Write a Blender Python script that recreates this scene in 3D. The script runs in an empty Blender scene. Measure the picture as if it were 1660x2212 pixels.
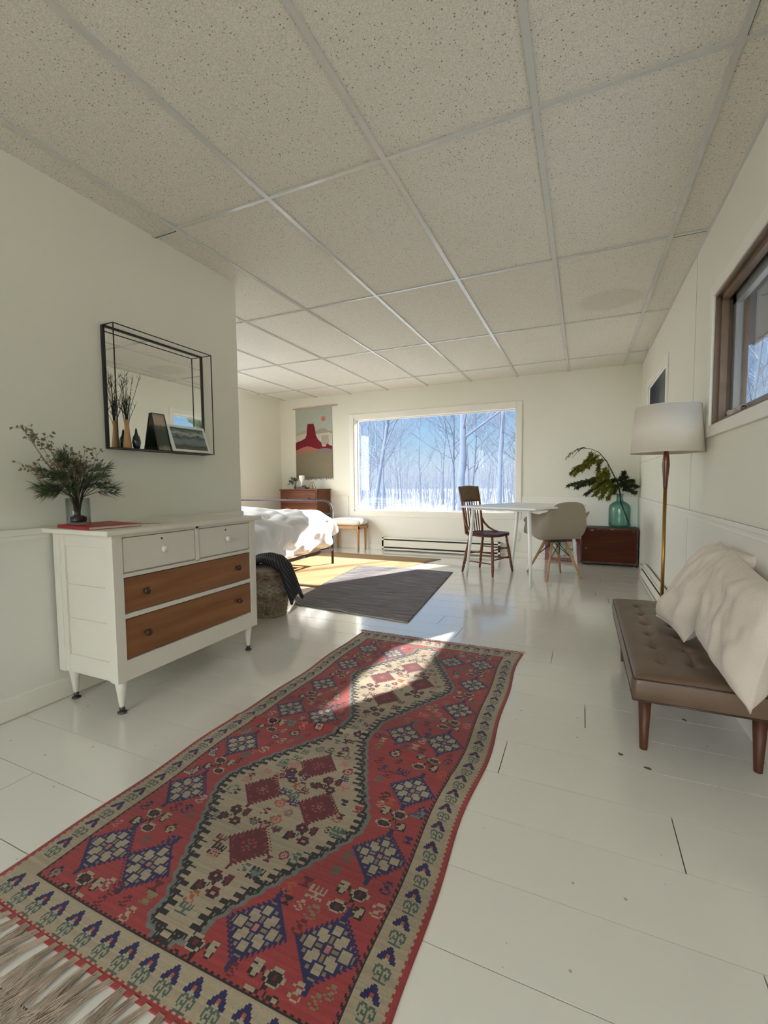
import bpy, bmesh, math, random
import numpy as np
from mathutils import Vector, Matrix, noise
random.seed(7)
PI = math.pi
SC = bpy.context.scene
COL = SC.collection

# ------------------------------------------------------------------ materials
MATS = {}
def nn(nt, t, **kw):
    n = nt.nodes.new(t)
    for k, v in kw.items(): setattr(n, k, v)
    return n
def mat(name, col, rough=.6, metal=0., spec=.5, var=0., vscale=8., bump=0., bscale=60., coat=0., sheen=0., stretch=None, col2=None, emis=None):
    if name in MATS: return MATS[name]
    m = bpy.data.materials.new(name); m.use_nodes = True; nt = m.node_tree
    b = nt.nodes['Principled BSDF']
    b.inputs['Base Color'].default_value = (*col, 1); b.inputs['Roughness'].default_value = rough
    b.inputs['Metallic'].default_value = metal; b.inputs['Specular IOR Level'].default_value = spec
    b.inputs['Coat Weight'].default_value = coat; b.inputs['Sheen Weight'].default_value = sheen
    tc = nn(nt, 'ShaderNodeTexCoord'); mp = nn(nt, 'ShaderNodeMapping')
    nt.links.new(tc.outputs['Object'], mp.inputs['Vector'])
    if stretch: mp.inputs['Scale'].default_value = stretch
    if var or col2:
        nz = nn(nt, 'ShaderNodeTexNoise'); nz.inputs['Scale'].default_value = vscale; nz.inputs['Detail'].default_value = 5
        nt.links.new(mp.outputs[0], nz.inputs['Vector'])
        rp = nn(nt, 'ShaderNodeValToRGB'); rp.color_ramp.elements[0].position = .32; rp.color_ramp.elements[1].position = .68
        c2 = col2 or tuple(min(1, c * (1 + var)) for c in col)
        c1 = col if col2 else tuple(c * (1 - var) for c in col)
        rp.color_ramp.elements[0].color = (*c1, 1); rp.color_ramp.elements[1].color = (*c2, 1)
        nt.links.new(nz.outputs['Fac'], rp.inputs['Fac']); nt.links.new(rp.outputs['Color'], b.inputs['Base Color'])
    if bump:
        n2 = nn(nt, 'ShaderNodeTexNoise'); n2.inputs['Scale'].default_value = bscale; n2.inputs['Detail'].default_value = 4
        nt.links.new(mp.outputs[0], n2.inputs['Vector'])
        bp = nn(nt, 'ShaderNodeBump'); bp.inputs['Strength'].default_value = bump; bp.inputs['Distance'].default_value = .01
        nt.links.new(n2.outputs['Fac'], bp.inputs['Height']); nt.links.new(bp.outputs[0], b.inputs['Normal'])
    MATS[name] = m
    return m

def glass_mat(name, tint=(1, 1, 1), ior=1.45, rough=0., edge=None):
    m = bpy.data.materials.new(name); m.use_nodes = True; nt = m.node_tree
    nt.nodes.remove(nt.nodes['Principled BSDF']); out = nt.nodes['Material Output']
    tr = nn(nt, 'ShaderNodeBsdfTransparent'); tr.inputs[0].default_value = (*tint, 1)
    gl = nn(nt, 'ShaderNodeBsdfGlossy'); gl.inputs['Roughness'].default_value = rough
    lw0 = nn(nt, 'ShaderNodeLayerWeight'); lw0.inputs['Blend'].default_value = .5
    pw0 = nn(nt, 'ShaderNodeMath', operation='POWER'); pw0.inputs[1].default_value = 5; nt.links.new(lw0.outputs['Facing'], pw0.inputs[0])
    fr = nn(nt, 'ShaderNodeMath', operation='MULTIPLY_ADD'); fr.inputs[1].default_value = .9; fr.inputs[2].default_value = .035; nt.links.new(pw0.outputs[0], fr.inputs[0])
    mx = nn(nt, 'ShaderNodeMixShader')
    nt.links.new(fr.outputs[0], mx.inputs[0]); nt.links.new(tr.outputs[0], mx.inputs[1]); nt.links.new(gl.outputs[0], mx.inputs[2])
    if edge:
        lw = nn(nt, 'ShaderNodeLayerWeight'); lw.inputs['Blend'].default_value = .35
        mc = nn(nt, 'ShaderNodeMix', data_type='RGBA')
        mc.inputs['A'].default_value = (*tint, 1); mc.inputs['B'].default_value = (*edge, 1)
        nt.links.new(lw.outputs['Facing'], mc.inputs['Factor']); nt.links.new(mc.outputs['Result'], tr.inputs[0])
    nt.links.new(mx.outputs[0], out.inputs['Surface'])
    return m

def wood_mat(name, c1, c2, rough=.45, scale=3., axis='x', coat=0.):
    m = bpy.data.materials.new(name); m.use_nodes = True; nt = m.node_tree; b = nt.nodes['Principled BSDF']
    tc = nn(nt, 'ShaderNodeTexCoord'); mp = nn(nt, 'ShaderNodeMapping')
    s = {'x': (1, 12, 12), 'y': (12, 1, 12), 'z': (12, 12, 1)}[axis]
    mp.inputs['Scale'].default_value = s
    nt.links.new(tc.outputs['Object'], mp.inputs['Vector'])
    nz = nn(nt, 'ShaderNodeTexNoise'); nz.inputs['Scale'].default_value = scale; nz.inputs['Detail'].default_value = 8; nz.inputs['Distortion'].default_value = .6
    nt.links.new(mp.outputs[0], nz.inputs['Vector'])
    rp = nn(nt, 'ShaderNodeValToRGB'); rp.color_ramp.elements[0].position = .3; rp.color_ramp.elements[1].position = .7
    rp.color_ramp.elements[0].color = (*c1, 1); rp.color_ramp.elements[1].color = (*c2, 1)
    nt.links.new(nz.outputs['Fac'], rp.inputs['Fac']); nt.links.new(rp.outputs['Color'], b.inputs['Base Color'])
    b.inputs['Roughness'].default_value = rough; b.inputs['Coat Weight'].default_value = coat
    return m

WALLC = (.765, .745, .64)
M = dict(
    wall=mat('wall_paint', WALLC, .55, var=.015, vscale=1.2, bump=.03, bscale=90),
    trim=mat('trim_paint', (.82, .79, .71), .4),
    lower=mat('wainscot_paint', (.78, .765, .70), .42, var=.012, vscale=1.0),
    bar=mat('ceiling_bar_paint', (.59, .58, .555), .2, spec=1.),
    dark_gap=mat('dark_gap', (.03, .028, .025), .9),
    white=mat('white_paint', (.76, .72, .63), .4, var=.02, vscale=5),
    white2=mat('white_metal', (.82, .82, .80), .35),
    heater=mat('heater_enamel', (.80, .77, .68), .35),
    brown_frame=mat('brown_window_frame', (.16, .10, .06), .45, var=.2),
    sash=mat('grey_sash', (.22, .22, .21), .4),
    knobdark=mat('dark_knob', (.05, .018, .01), .3),
    crystal=mat('crystal_knob', (.75, .74, .68), .08, spec=1.),
    caster=mat('caster_metal', (.09, .085, .08), .35, metal=.7),
    blackiron=mat('black_iron', (.012, .011, .011), .4),
    mirror=mat('mirror_glass', (.92, .94, .90), .0, metal=1.),
    bediron=mat('bed_iron', (.04, .032, .04), .5, spec=.25),
    duvet=mat('duvet_cotton', (.84, .84, .86), .8, bump=.15, bscale=18),
    sheet=mat('mattress_fabric', (.68, .62, .53), .85),
    leather=mat('brown_leather', (.135, .085, .055), .34, var=.10, vscale=6, bump=.08, bscale=160, spec=.5),
    leatherd=mat('leather_welt', (.055, .032, .02), .4),
    linen=mat('linen_cushion', (.63, .545, .465), .9, bump=.3, bscale=260, sheen=.2, var=.04, vscale=10),
    shade=mat('lamp_shade_fabric', (.72, .655, .56), .85, bump=.06, bscale=200),
    brass=mat('brass_pole', (.34, .20, .05), .32, metal=.9),
    shell=mat('taupe_shell', (.30, .25, .19), .5),
    leaf1=mat('needle_green', (.062, .088, .036), .55, var=.4, vscale=20),
    leaf2=mat('cedar_olive', (.15, .145, .01), .55, var=.45, vscale=14),
    leaf3=mat('cedar_dark', (.028, .045, .012), .55, var=.4, vscale=14),
    dried=mat('dried_flower', (.20, .16, .09), .8, var=.3, vscale=30),
    bark=mat('dark_stem', (.018, .014, .010), .7),
    redcover=mat('red_cover', (.36, .012, .02), .45),
    paper=mat('cream_paper', (.70, .64, .52), .7),
    fringe=mat('rug_fringe', (.46, .36, .28), .9, var=.25, vscale=30),
    greyrug=None, jute=None,
    wicker=mat('wicker', (.34, .25, .17), .7, var=.45, vscale=26, bump=.8, bscale=60),
    basketcloth=mat('basket_lining', (.42, .39, .35), .8),
    tanvase=mat('tan_vase', (.45, .24, .09), .5), 
    darkbottle=mat('dark_green_glass', (.008, .018, .02), .12, spec=.7),
    rodpink=mat('pink_rod', (.62, .40, .33), .6),
    redframe=mat('red_frame', (.16, .004, .01), .35),
    whitecer=mat('white_ceramic', (.78, .76, .70), .4),
    darkbook=mat('dark_book', (.03, .018, .02), .5),
    outlet=mat('outlet_plastic', (.78, .76, .68), .35),
    snow=mat('snow_ground', (.175, .18, .19), .9, var=.10, vscale=.15),
    treebark=mat('hazy_tree_bark', (.095, .12, .18), .9, var=.15, vscale=2),  # bluish tint puts veiling haze into the bark colour
    twigs=mat('hazy_brush_twigs', (.17, .20, .27), .9),  # real twigs are brownish grey; this lavender tone stands for outdoor haze
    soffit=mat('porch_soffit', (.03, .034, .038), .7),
    brick=mat('pale_siding', (.50, .44, .36), .8, var=.15, vscale=6),
    curl=mat('curled_bark', (.24, .17, .12), .6, col2=(.75, .68, .62), vscale=14),
    chip=mat('dry_leaf_fleck', (.10, .06, .035), .8),
)
M['oak'] = wood_mat('warm_brown_wood', (.20, .075, .025), (.32, .135, .050), .42, 1.6, 'y')
M['redwood'] = wood_mat('reddish_wood', (.09, .026, .010), (.155, .048, .017), .45, 2., 'x')
M['redwood'].node_tree.nodes['Principled BSDF'].inputs['Specular IOR Level'].default_value = .2
M['redwood_z'] = wood_mat('reddish_wood_upright', (.11, .034, .014), (.19, .06, .022), .38, 2., 'z')
M['crest'] = wood_mat('brown_crest_wood', (.10, .055, .018), (.17, .09, .03), .4, 2., 'x')
M['trunkw'] = wood_mat('dark_red_trunk_wood', (.042, .009, .003), (.075, .018, .005), .6, 2.4, 'x')
M['trunkw'].node_tree.nodes['Principled BSDF'].inputs['Specular IOR Level'].default_value = .15
M['trunkd'] = mat('trunk_dark_edges', (.018, .009, .006), .6, var=.5, vscale=20, col2=(.10, .05, .035))
M['legwood'] = wood_mat('bench_leg_wood', (.055, .014, .006), (.12, .035, .012), .5, 3., 'z', 0.)
M['dowel'] = wood_mat('light_dowel_wood', (.38, .21, .085), (.50, .30, .13), .45, 3., 'z')
M['stoolwood'] = wood_mat('light_orange_wood', (.42, .22, .10), (.56, .31, .15), .45, 3., 'z')
M['lampwood'] = wood_mat('lamp_grip_wood', (.10, .02, .008), (.18, .04, .015), .3, 3., 'z', .3)
M['window_glass'] = glass_mat('window_glass', (.97, .985, .99), 1.4)
M['jar'] = glass_mat('clear_glass', (.97, .98, .98), 1.45, edge=(.66, .72, .72))
M['aqua'] = glass_mat('aqua_glass', (.80, .91, .885), 1.45, edge=(.36, .58, .53))

def ceiling_mat():
    m = bpy.data.materials.new('speckled_ceiling_tile'); m.use_nodes = True; nt = m.node_tree; b = nt.nodes['Principled BSDF']
    tc = nn(nt, 'ShaderNodeTexCoord')
    vo = nn(nt, 'ShaderNodeTexVoronoi'); vo.inputs['Scale'].default_value = 85; vo.inputs['Randomness'].default_value = 1
    nt.links.new(tc.outputs['Object'], vo.inputs['Vector'])
    wn = nn(nt, 'ShaderNodeTexWhiteNoise'); nt.links.new(vo.outputs['Position'], wn.inputs['Vector'])
    r1 = nn(nt, 'ShaderNodeMath', operation='MULTIPLY'); r1.inputs[1].default_value = .26
    nt.links.new(wn.outputs['Value'], r1.inputs[0])
    lt = nn(nt, 'ShaderNodeMath', operation='LESS_THAN'); nt.links.new(vo.outputs['Distance'], lt.inputs[0]); nt.links.new(r1.outputs[0], lt.inputs[1])
    nz = nn(nt, 'ShaderNodeTexNoise'); nz.inputs['Scale'].default_value = 240; nz.inputs['Detail'].default_value = 3
    nt.links.new(tc.outputs['Object'], nz.inputs['Vector'])
    rp = nn(nt, 'ShaderNodeValToRGB'); rp.color_ramp.elements[0].position = .35; rp.color_ramp.elements[1].position = .62
    rp.color_ramp.elements[0].color = (.60, .565, .49, 1); rp.color_ramp.elements[1].color = (.79, .755, .67, 1)
    nt.links.new(nz.outputs['Fac'], rp.inputs['Fac'])
    mx = nn(nt, 'ShaderNodeMix', data_type='RGBA'); mx.inputs['B'].default_value = (.27, .25, .20, 1)
    nt.links.new(lt.outputs[0], mx.inputs['Factor']); nt.links.new(rp.outputs['Color'], mx.inputs['A'])
    # a faint water stain, an oval near the right end of one tile
    mp = nn(nt, 'ShaderNodeMapping'); mp.inputs['Location'].default_value = (-.17, -3.86, 0); mp.vector_type = 'POINT'
    nt.links.new(tc.outputs['Object'], mp.inputs['Vector'])
    mp2 = nn(nt, 'ShaderNodeMapping'); mp2.inputs['Scale'].default_value = (4.2, 4.6, 0); nt.links.new(mp.outputs[0], mp2.inputs['Vector'])
    ln = nn(nt, 'ShaderNodeVectorMath', operation='LENGTH'); nt.links.new(mp2.outputs[0], ln.inputs[0])
    l2 = nn(nt, 'ShaderNodeMapRange'); l2.inputs['From Min'].default_value = .8; l2.inputs['From Max'].default_value = 1.05; l2.inputs['To Min'].default_value = .30; l2.inputs['To Max'].default_value = 0
    nt.links.new(ln.outputs['Value'], l2.inputs['Value'])
    m2 = nn(nt, 'ShaderNodeMix', data_type='RGBA'); m2.inputs['B'].default_value = (.46, .43, .33, 1)
    nt.links.new(l2.outputs[0], m2.inputs['Factor']); nt.links.new(mx.outputs['Result'], m2.inputs['A'])
    nt.links.new(m2.outputs['Result'], b.inputs['Base Color']); b.inputs['Roughness'].default_value = .9
    return m
M['ceil'] = ceiling_mat()

def floor_mat():
    m = bpy.data.materials.new('glossy_white_floor_paint'); m.use_nodes = True; nt = m.node_tree; b = nt.nodes['Principled BSDF']
    tc = nn(nt, 'ShaderNodeTexCoord')
    vo = nn(nt, 'ShaderNodeTexVoronoi', voronoi_dimensions='2D'); vo.inputs['Scale'].default_value = 9
    nt.links.new(tc.outputs['Object'], vo.inputs['Vector'])
    wn = nn(nt, 'ShaderNodeSeparateColor'); nt.links.new(vo.outputs['Color'], wn.inputs[0])
    pw = nn(nt, 'ShaderNodeMath', operation='POWER'); pw.inputs[1].default_value = 6; nt.links.new(wn.outputs[0], pw.inputs[0])
    ml = nn(nt, 'ShaderNodeMath', operation='MULTIPLY'); ml.inputs[1].default_value = .040; nt.links.new(pw.outputs[0], ml.inputs[0])
    lt = nn(nt, 'ShaderNodeMath', operation='LESS_THAN'); nt.links.new(vo.outputs['Distance'], lt.inputs[0]); nt.links.new(ml.outputs[0], lt.inputs[1])
    m5 = nn(nt, 'ShaderNodeMath', operation='MULTIPLY'); m5.inputs[1].default_value = .6; nt.links.new(lt.outputs[0], m5.inputs[0])
    mx = nn(nt, 'ShaderNodeMix', data_type='RGBA'); mx.inputs['A'].default_value = (.73, .71, .65, 1); mx.inputs['B'].default_value = (.20, .18, .14, 1)
    nt.links.new(m5.outputs[0], mx.inputs['Factor'])
    nt.links.new(mx.outputs['Result'], b.inputs['Base Color'])
    b.inputs['Roughness'].default_value = .20; b.inputs['Specular IOR Level'].default_value = .75
    b.inputs['Coat Weight'].default_value = .9; b.inputs['Coat Roughness'].default_value = .10
    return m
M['floor'] = floor_mat()

def stripe_rug(name, c1, c2, c3, scale, axis=1, rough=.95):
    m = bpy.data.materials.new(name); m.use_nodes = True; nt = m.node_tree; b = nt.nodes['Principled BSDF']
    tc = nn(nt, 'ShaderNodeTexCoord'); mp = nn(nt, 'ShaderNodeMapping')
    mp.inputs['Scale'].default_value = (2.5, scale, 1) if axis == 1 else (scale, 2.5, 1)
    nt.links.new(tc.outputs['Object'], mp.inputs['Vector'])
    nz = nn(nt, 'ShaderNodeTexNoise'); nz.inputs['Scale'].default_value = 1; nz.inputs['Detail'].default_value = 6; nz.inputs['Roughness'].default_value = .7
    nt.links.new(mp.outputs[0], nz.inputs['Vector'])
    rp = nn(nt, 'ShaderNodeValToRGB'); e = rp.color_ramp.elements
    e[0].position = .35; e[0].color = (*c1, 1); e[1].position = .68; e[1].color = (*c3, 1)
    x = e.new(.5); x.color = (*c2, 1)
    nt.links.new(nz.outputs['Fac'], rp.inputs['Fac']); nt.links.new(rp.outputs['Color'], b.inputs['Base Color'])
    b.inputs['Roughness'].default_value = rough
    bp = nn(nt, 'ShaderNodeBump'); bp.inputs['Strength'].default_value = .6; bp.inputs['Distance'].default_value = .006
    nt.links.new(nz.outputs['Fac'], bp.inputs['Height']); nt.links.new(bp.outputs[0], b.inputs['Normal'])
    return m
M['greyrug'] = stripe_rug('grey_rag_rug', (.075, .066, .072), (.16, .145, .155), (.30, .28, .29), 55)
M['jute'] = stripe_rug('golden_jute', (.33, .20, .095), (.41, .255, .125), (.47, .315, .165), 90)
M['blanket'] = None
def wave_mat(name, c1, c2, scale, rot=(0, 0, 0)):
    m = bpy.data.materials.new(name); m.use_nodes = True; nt = m.node_tree; b = nt.nodes['Principled BSDF']
    tc = nn(nt, 'ShaderNodeTexCoord'); mp = nn(nt, 'ShaderNodeMapping'); mp.inputs['Rotation'].default_value = rot
    nt.links.new(tc.outputs['Object'], mp.inputs['Vector'])
    w = nn(nt, 'ShaderNodeTexWave'); w.inputs['Scale'].default_value = scale; w.inputs['Distortion'].default_value = .6
    nt.links.new(mp.outputs[0], w.inputs['Vector'])
    rp = nn(nt, 'ShaderNodeValToRGB'); rp.color_ramp.elements[0].position = .60; rp.color_ramp.elements[1].position = .85
    rp.color_ramp.elements[0].color = (*c1, 1); rp.color_ramp.elements[1].color = (*c2, 1)
    nt.links.new(w.outputs['Fac'], rp.inputs['Fac']); nt.links.new(rp.outputs['Color'], b.inputs['Base Color'])
    b.inputs['Roughness'].default_value = .9
    return m
M['blanket'] = wave_mat('black_ribbed_blanket', (.012, .010, .014), (.06, .055, .07), 22, (.5, .6, 0))

def landscape_mat(name, stops, scale=3., wave=.12):
    """a small painted landscape: soft horizontal bands along object Z"""
    m = bpy.data.materials.new(name); m.use_nodes = True; nt = m.node_tree; b = nt.nodes['Principled BSDF']
    tc = nn(nt, 'ShaderNodeTexCoord'); sp = nn(nt, 'ShaderNodeSeparateXYZ')
    nt.links.new(tc.outputs['Generated'], sp.inputs[0])
    nz = nn(nt, 'ShaderNodeTexNoise'); nz.inputs['Scale'].default_value = scale; nz.inputs['Detail'].default_value = 4
    nt.links.new(tc.outputs['Generated'], nz.inputs['Vector'])
    s = nn(nt, 'ShaderNodeMath', operation='SUBTRACT'); s.inputs[1].default_value = .5; nt.links.new(nz.outputs['Fac'], s.inputs[0])
    ml = nn(nt, 'ShaderNodeMath', operation='MULTIPLY'); ml.inputs[1].default_value = wave * 4; nt.links.new(s.outputs[0], ml.inputs[0])
    ad = nn(nt, 'ShaderNodeMath', operation='ADD'); nt.links.new(sp.outputs['Z'], ad.inputs[0]); nt.links.new(ml.outputs[0], ad.inputs[1])
    rp = nn(nt, 'ShaderNodeValToRGB'); e = rp.color_ramp.elements
    e[0].position = stops[0][0]; e[0].color = (*stops[0][1], 1); e[1].position = stops[-1][0]; e[1].color = (*stops[-1][1], 1)
    for p, c in stops[1:-1]:
        q = e.new(p); q.color = (*c, 1)
    nt.links.new(ad.outputs[0], rp.inputs['Fac']); nt.links.new(rp.outputs['Color'], b.inputs['Base Color'])
    b.inputs['Roughness'].default_value = .35
    return m

# ------------------------------------------------------------------ mesh builder
class MB:
    def __init__(s): s.v = []; s.f = []; s.mi = []; s.sm = []; s.cur = 0
    def add(s, vs, fs, smooth=False):
        o = len(s.v); s.v += [tuple(map(float, p)) for p in vs]
        for f in fs: s.f.append(tuple(i + o for i in f)); s.mi.append(s.cur); s.sm.append(smooth)
        return s
    def box(s, x0, x1, y0, y1, z0, z1):
        x0, x1 = min(x0, x1), max(x0, x1); y0, y1 = min(y0, y1), max(y0, y1); z0, z1 = min(z0, z1), max(z0, z1)
        return s.add([(x0, y0, z0), (x1, y0, z0), (x1, y1, z0), (x0, y1, z0), (x0, y0, z1), (x1, y0, z1), (x1, y1, z1), (x0, y1, z1)],
                     [(0, 3, 2, 1), (4, 5, 6, 7), (0, 1, 5, 4), (1, 2, 6, 5), (2, 3, 7, 6), (3, 0, 4, 7)])
    def obox(s, c, ax, ay, az):
        c, ax, ay, az = map(Vector, (c, ax, ay, az))
        vs = [c + ax * i + ay * j + az * k for k in (-1, 1) for j in (-1, 1) for i in (-1, 1)]
        return s.add(vs, [(0, 2, 3, 1), (4, 5, 7, 6), (0, 1, 5, 4), (1, 3, 7, 5), (3, 2, 6, 7), (2, 0, 4, 6)])
    def tube(s, pts, rad, n=10, cap=True):
        pts = [Vector(p) for p in pts]
        if not hasattr(rad, '__len__'): rad = [rad] * len(pts)
        o = []; prev = None
        for i, p in enumerate(pts):
            t = (pts[min(i + 1, len(pts) - 1)] - pts[max(i - 1, 0)])
            if t.length < 1e-9: t = Vector((0, 0, 1))
            t.normalize()
            if prev is None:
                a = Vector((0, 0, 1)) if abs(t.z) < .9 else Vector((1, 0, 0))
                u = t.cross(a).normalized()
            else:
                u = (prev - t * prev.dot(t)).normalized()
            prev = u; w = t.cross(u)
            for k in range(n):
                q = 2 * PI * k / n; o.append(p + (u * math.cos(q) + w * math.sin(q)) * rad[i])
        fs = []
        for i in range(len(pts) - 1):
            for k in range(n):
                a = i * n + k; b = i * n + (k + 1) % n; fs.append((a, b, b + n, a + n))
        s.add(o, fs, True)
        if cap:
            b0 = len(s.v) - len(o)
            s.f.append(tuple(b0 + k for k in range(n))[::-1]); s.mi.append(s.cur); s.sm.append(False)
            b1 = b0 + (len(pts) - 1) * n
            s.f.append(tuple(b1 + k for k in range(n))); s.mi.append(s.cur); s.sm.append(False)
        return s
    def lathe(s, prof, c=(0, 0, 0), n=24, smooth=True, closed=True):
        o = []; fs = []
        for r, z in prof:
            for k in range(n):
                q = 2 * PI * k / n; o.append((c[0] + r * math.cos(q), c[1] + r * math.sin(q), c[2] + z))
        for i in range(len(prof) - 1):
            for k in range(n):
                a = i * n + k; b = i * n + (k + 1) % n; fs.append((a, b, b + n, a + n))
        if closed:
            fs.append(tuple(range(n))[::-1]); m = (len(prof) - 1) * n; fs.append(tuple(m + k for k in range(n)))
        return s.add(o, fs, smooth)
    def grid(s, fn, nu, nv, smooth=True, closeu=False):
        o = [fn(i / (nu if closeu else nu - 1), j / (nv - 1)) for j in range(nv) for i in range(nu)]
        fs = []
        for j in range(nv - 1):
            for i in range(nu if closeu else nu - 1):
                a = j * nu + i; b = j * nu + (i + 1) % nu
                fs.append((a, b, b + nu, a + nu))
        return s.add(o, fs, smooth)
    def build(s, name, mats, parent=None, bevel=0, solid=0, sub=0, seg=2):
        me = bpy.data.meshes.new(name); me.from_pydata(s.v, [], s.f)
        if not isinstance(mats, (list, tuple)): mats = [mats]
        for m in mats: me.materials.append(M[m] if isinstance(m, str) else m)
        me.polygons.foreach_set('material_index', s.mi); me.polygons.foreach_set('use_smooth', s.sm)
        me.update()
        o = bpy.data.objects.new(name, me); COL.objects.link(o)
        if parent is not None: o.parent = parent
        if solid:
            q = o.modifiers.new('solid', 'SOLIDIFY'); q.thickness = solid; q.offset = 0
        if bevel:
            q = o.modifiers.new('bevel', 'BEVEL'); q.width = bevel; q.segments = seg; q.limit_method = 'ANGLE'; q.angle_limit = .7
        if sub:
            q = o.modifiers.new('sub', 'SUBSURF'); q.levels = sub; q.render_levels = sub
        return o
def tag(o, label, cat, group=None):
    o['label'] = label; o['category'] = cat
    if group: o['group'] = group
    return o
def thing(name, label, cat, loc=(0, 0, 0), rz=0, group=None):
    o = bpy.data.objects.new(name, None); COL.objects.link(o); o.location = loc; o.rotation_euler = (0, 0, rz)
    o.empty_display_size = .05
    return tag(o, label, cat, group)
def struct(name, mb, m, parent=None, **k):
    o = mb.build(name, m, parent, **k)
    if parent is None: o['kind'] = 'structure'
    return o
def rot2(x, y, a): return (x * math.cos(a) - y * math.sin(a), x * math.sin(a) + y * math.cos(a))

# ------------------------------------------------------------------ room shell
XL, XR, YF, YN, XN, H = -2.19, .617, 6.038, -2.6, -4.549, 2.3515
T = .14; HT = H + .10
# floor boards: rows run along X, butt joints at irregular places, thin open seams between them
fb = MB()
rowy0 = .8455 - .2083 * 17; r = random.Random(3)
joints = {17: [.345, -2.6], 18: [-1.1], 19: [.254, -2.4], 20: [-.243, -1.9], 21: [-1.2], 22: [.027], 23: [-1.9], 24: [-.9], 25: [-.139, -2.5]}
y = rowy0; k = 0
while y < YF:
    y1 = min(y + .2083, YF)
    gap = r.choice([.0014, .0020, .0026, .0034, .0040])
    js = joints.get(k, [r.uniform(-4, .3), r.uniform(-4, .3)])
    xs = [XN] + sorted(js) + [XR + T * 0]
    for a, b in zip(xs[:-1], xs[1:]):
        if b - a > .02: fb.box(a + .0014, b - .0014, max(y, YN) + gap / 2, y1 - gap / 2, -.02, 0) if y1 > YN else None
    y += .2083; k += 1
fb.cur = 1; fb.box(XN, XR, YN, YF, -.06, -.021)
struct('floor', fb, ['floor', 'dark_gap'])
# ceiling: lay-in panels in a hanging grid
gx = [-1.4003 + .6096 * i for i in range(-6, 5)]; gy = [1.8041 + 1.2192 * j for j in range(-4, 5)]
cb = MB(); cb.box(XN, XR, YN, YF, H + .004, H + .05)
ceil = struct('ceiling', cb, 'ceil')
tb = MB()
for x in gx:
    if XN < x < XR: tb.box(x - .012, x + .012, YN, YF, H - .004, H + .004)
for yy in gy:
    if YN < yy < YF: tb.box(XN, XR, yy - .008, yy + .008, H - .0035, H + .004)
tb.box(XR - .012, XR, YN, YF, H - .003, H + .004)
struct('trim_1', tb, 'bar')
gp = MB()   # narrow dark gaps where panels sit short of the grid
gp.box(.435 - .0, .443, .9, 1.795, H - .002, H + .0045)
gp.box(.445, .60, 3.032, 3.040, H - .002, H + .0045)
gp.box(-2.19, -2.03, 1.813, 1.820, H - .002, H + .0045)
for i, x in enumerate(gx):
    for j, yy in enumerate(gy):
        if r.random() < .75 and x > -2.6: gp.box(x + .013, x + .597, yy + .0081, yy + .0104, H - .001, H + .0043)
struct('trim_2', gp, 'dark_gap')

def wall_y(name, x0, x1, y0, y1, holes, z0=-.06, z1=HT):
    """wall slab spanning x, with rectangular holes (xa,xb,za,zb)"""
    m = MB(); xs = x0
    for xa, xb, za, zb in sorted(holes):
        m.box(xs, xa, y0, y1, z0, z1); m.box(xa, xb, y0, y1, z0, za); m.box(xa, xb, y0, y1, zb, z1); xs = xb
    m.box(xs, x1, y0, y1, z0, z1)
    return struct(name, m, 'wall')
def wall_x(name, y0, y1, x0, x1, holes, z0=-.06, z1=HT):
    m = MB(); ys = y0
    for ya, yb, za, zb in sorted(holes):
        m.box(x0, x1, ys, ya, z0, z1); m.box(x0, x1, ya, yb, z0, za); m.box(x0, x1, ya, yb, zb, z1); ys = yb
    m.box(x0, x1, ys, y1, z0, z1)
    return struct(name, m, 'wall')
W1 = (-3.19, -.80, .572, 1.965)            # picture window x0,x1,z0,z1
W2 = (1.0, 2.865, 1.27, 1.935)             # right wall window y0,y1,z0,z1
W3 = (4.30, 5.42, 1.50, 1.955)
WR = (-1.9, .35, .75, 2.25)                  # unseen window added behind the camera to let fill light in
WQ = (-2.2, -1.5, 1.3, 2.1)                 # another unseen opening added for fill, right wall behind the camera
wall_y('wall_back', XN - T, XR + T, YF, YF + T, [W1])
wall_x('wall_right', YN - T, YF, XR, XR + T, [W2, W3, WQ])
wall_x('wall_left', YN, 2.44, XL - .11, XL, [])
nk = MB(); nk.box(XN, XL - .11, 2.33, 2.44, -.06, HT); struct('wall_nook', nk, 'wall')
WN = (2.65, 4.85, .80, 2.15)
wall_x('wall_far_left', YN, YF, XN - T, XN, [WN])
wall_y('wall_near', XN - T, XR, YN - T, YN, [WR])
# wainscot: slightly proud lower panelling with a cap rail
def wains(name, boxes, caps):
    m = MB()
    for b in boxes: m.box(*b)
    o = struct(name, m, 'lower'); c = MB()
    for b in caps: c.box(*b)
    struct('cap_rail', c, 'trim', o, bevel=.003)
ZR = .80
wains('trim_3', [(XL, XL + .008, YN, 2.44, 0, ZR)], [(XL, XL + .013, YN, 2.448, ZR - .028, ZR), (XL, XL + .0095, YN, 2.445, ZR - .05, ZR - .028)])
wains('trim_4', [(XR - .008, XR, YN, YF, 0, ZR)], [(XR - .013, XR, YN, YF, ZR - .022, ZR), (XR - .010, XR, YN, YF, ZR - .05, ZR - .036)])
wains('trim_5', [(XN, W1[0] - .11, YF - .008, YF, 0, ZR), (W1[0] - .11, W1[1] + .08, YF - .008, YF, 0, .50), (W1[1] + .08, XR - .013, YF - .008, YF, 0, ZR)],
      [(XN, W1[0] - .11, YF - .013, YF, ZR - .022, ZR), (W1[1] + .08, XR - .013, YF - .013, YF, ZR - .022, ZR)])
wains('trim_6', [(XN, XN + .008, 2.44, YF - .01, 0, ZR)], [(XN, XN + .013, 2.44, YF - .013, ZR - .022, ZR)])
bl = MB().box(XL, XL + .018, YN, 2.452, 0, .095); struct('baseboard_left', bl, 'trim', bevel=.003)
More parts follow.
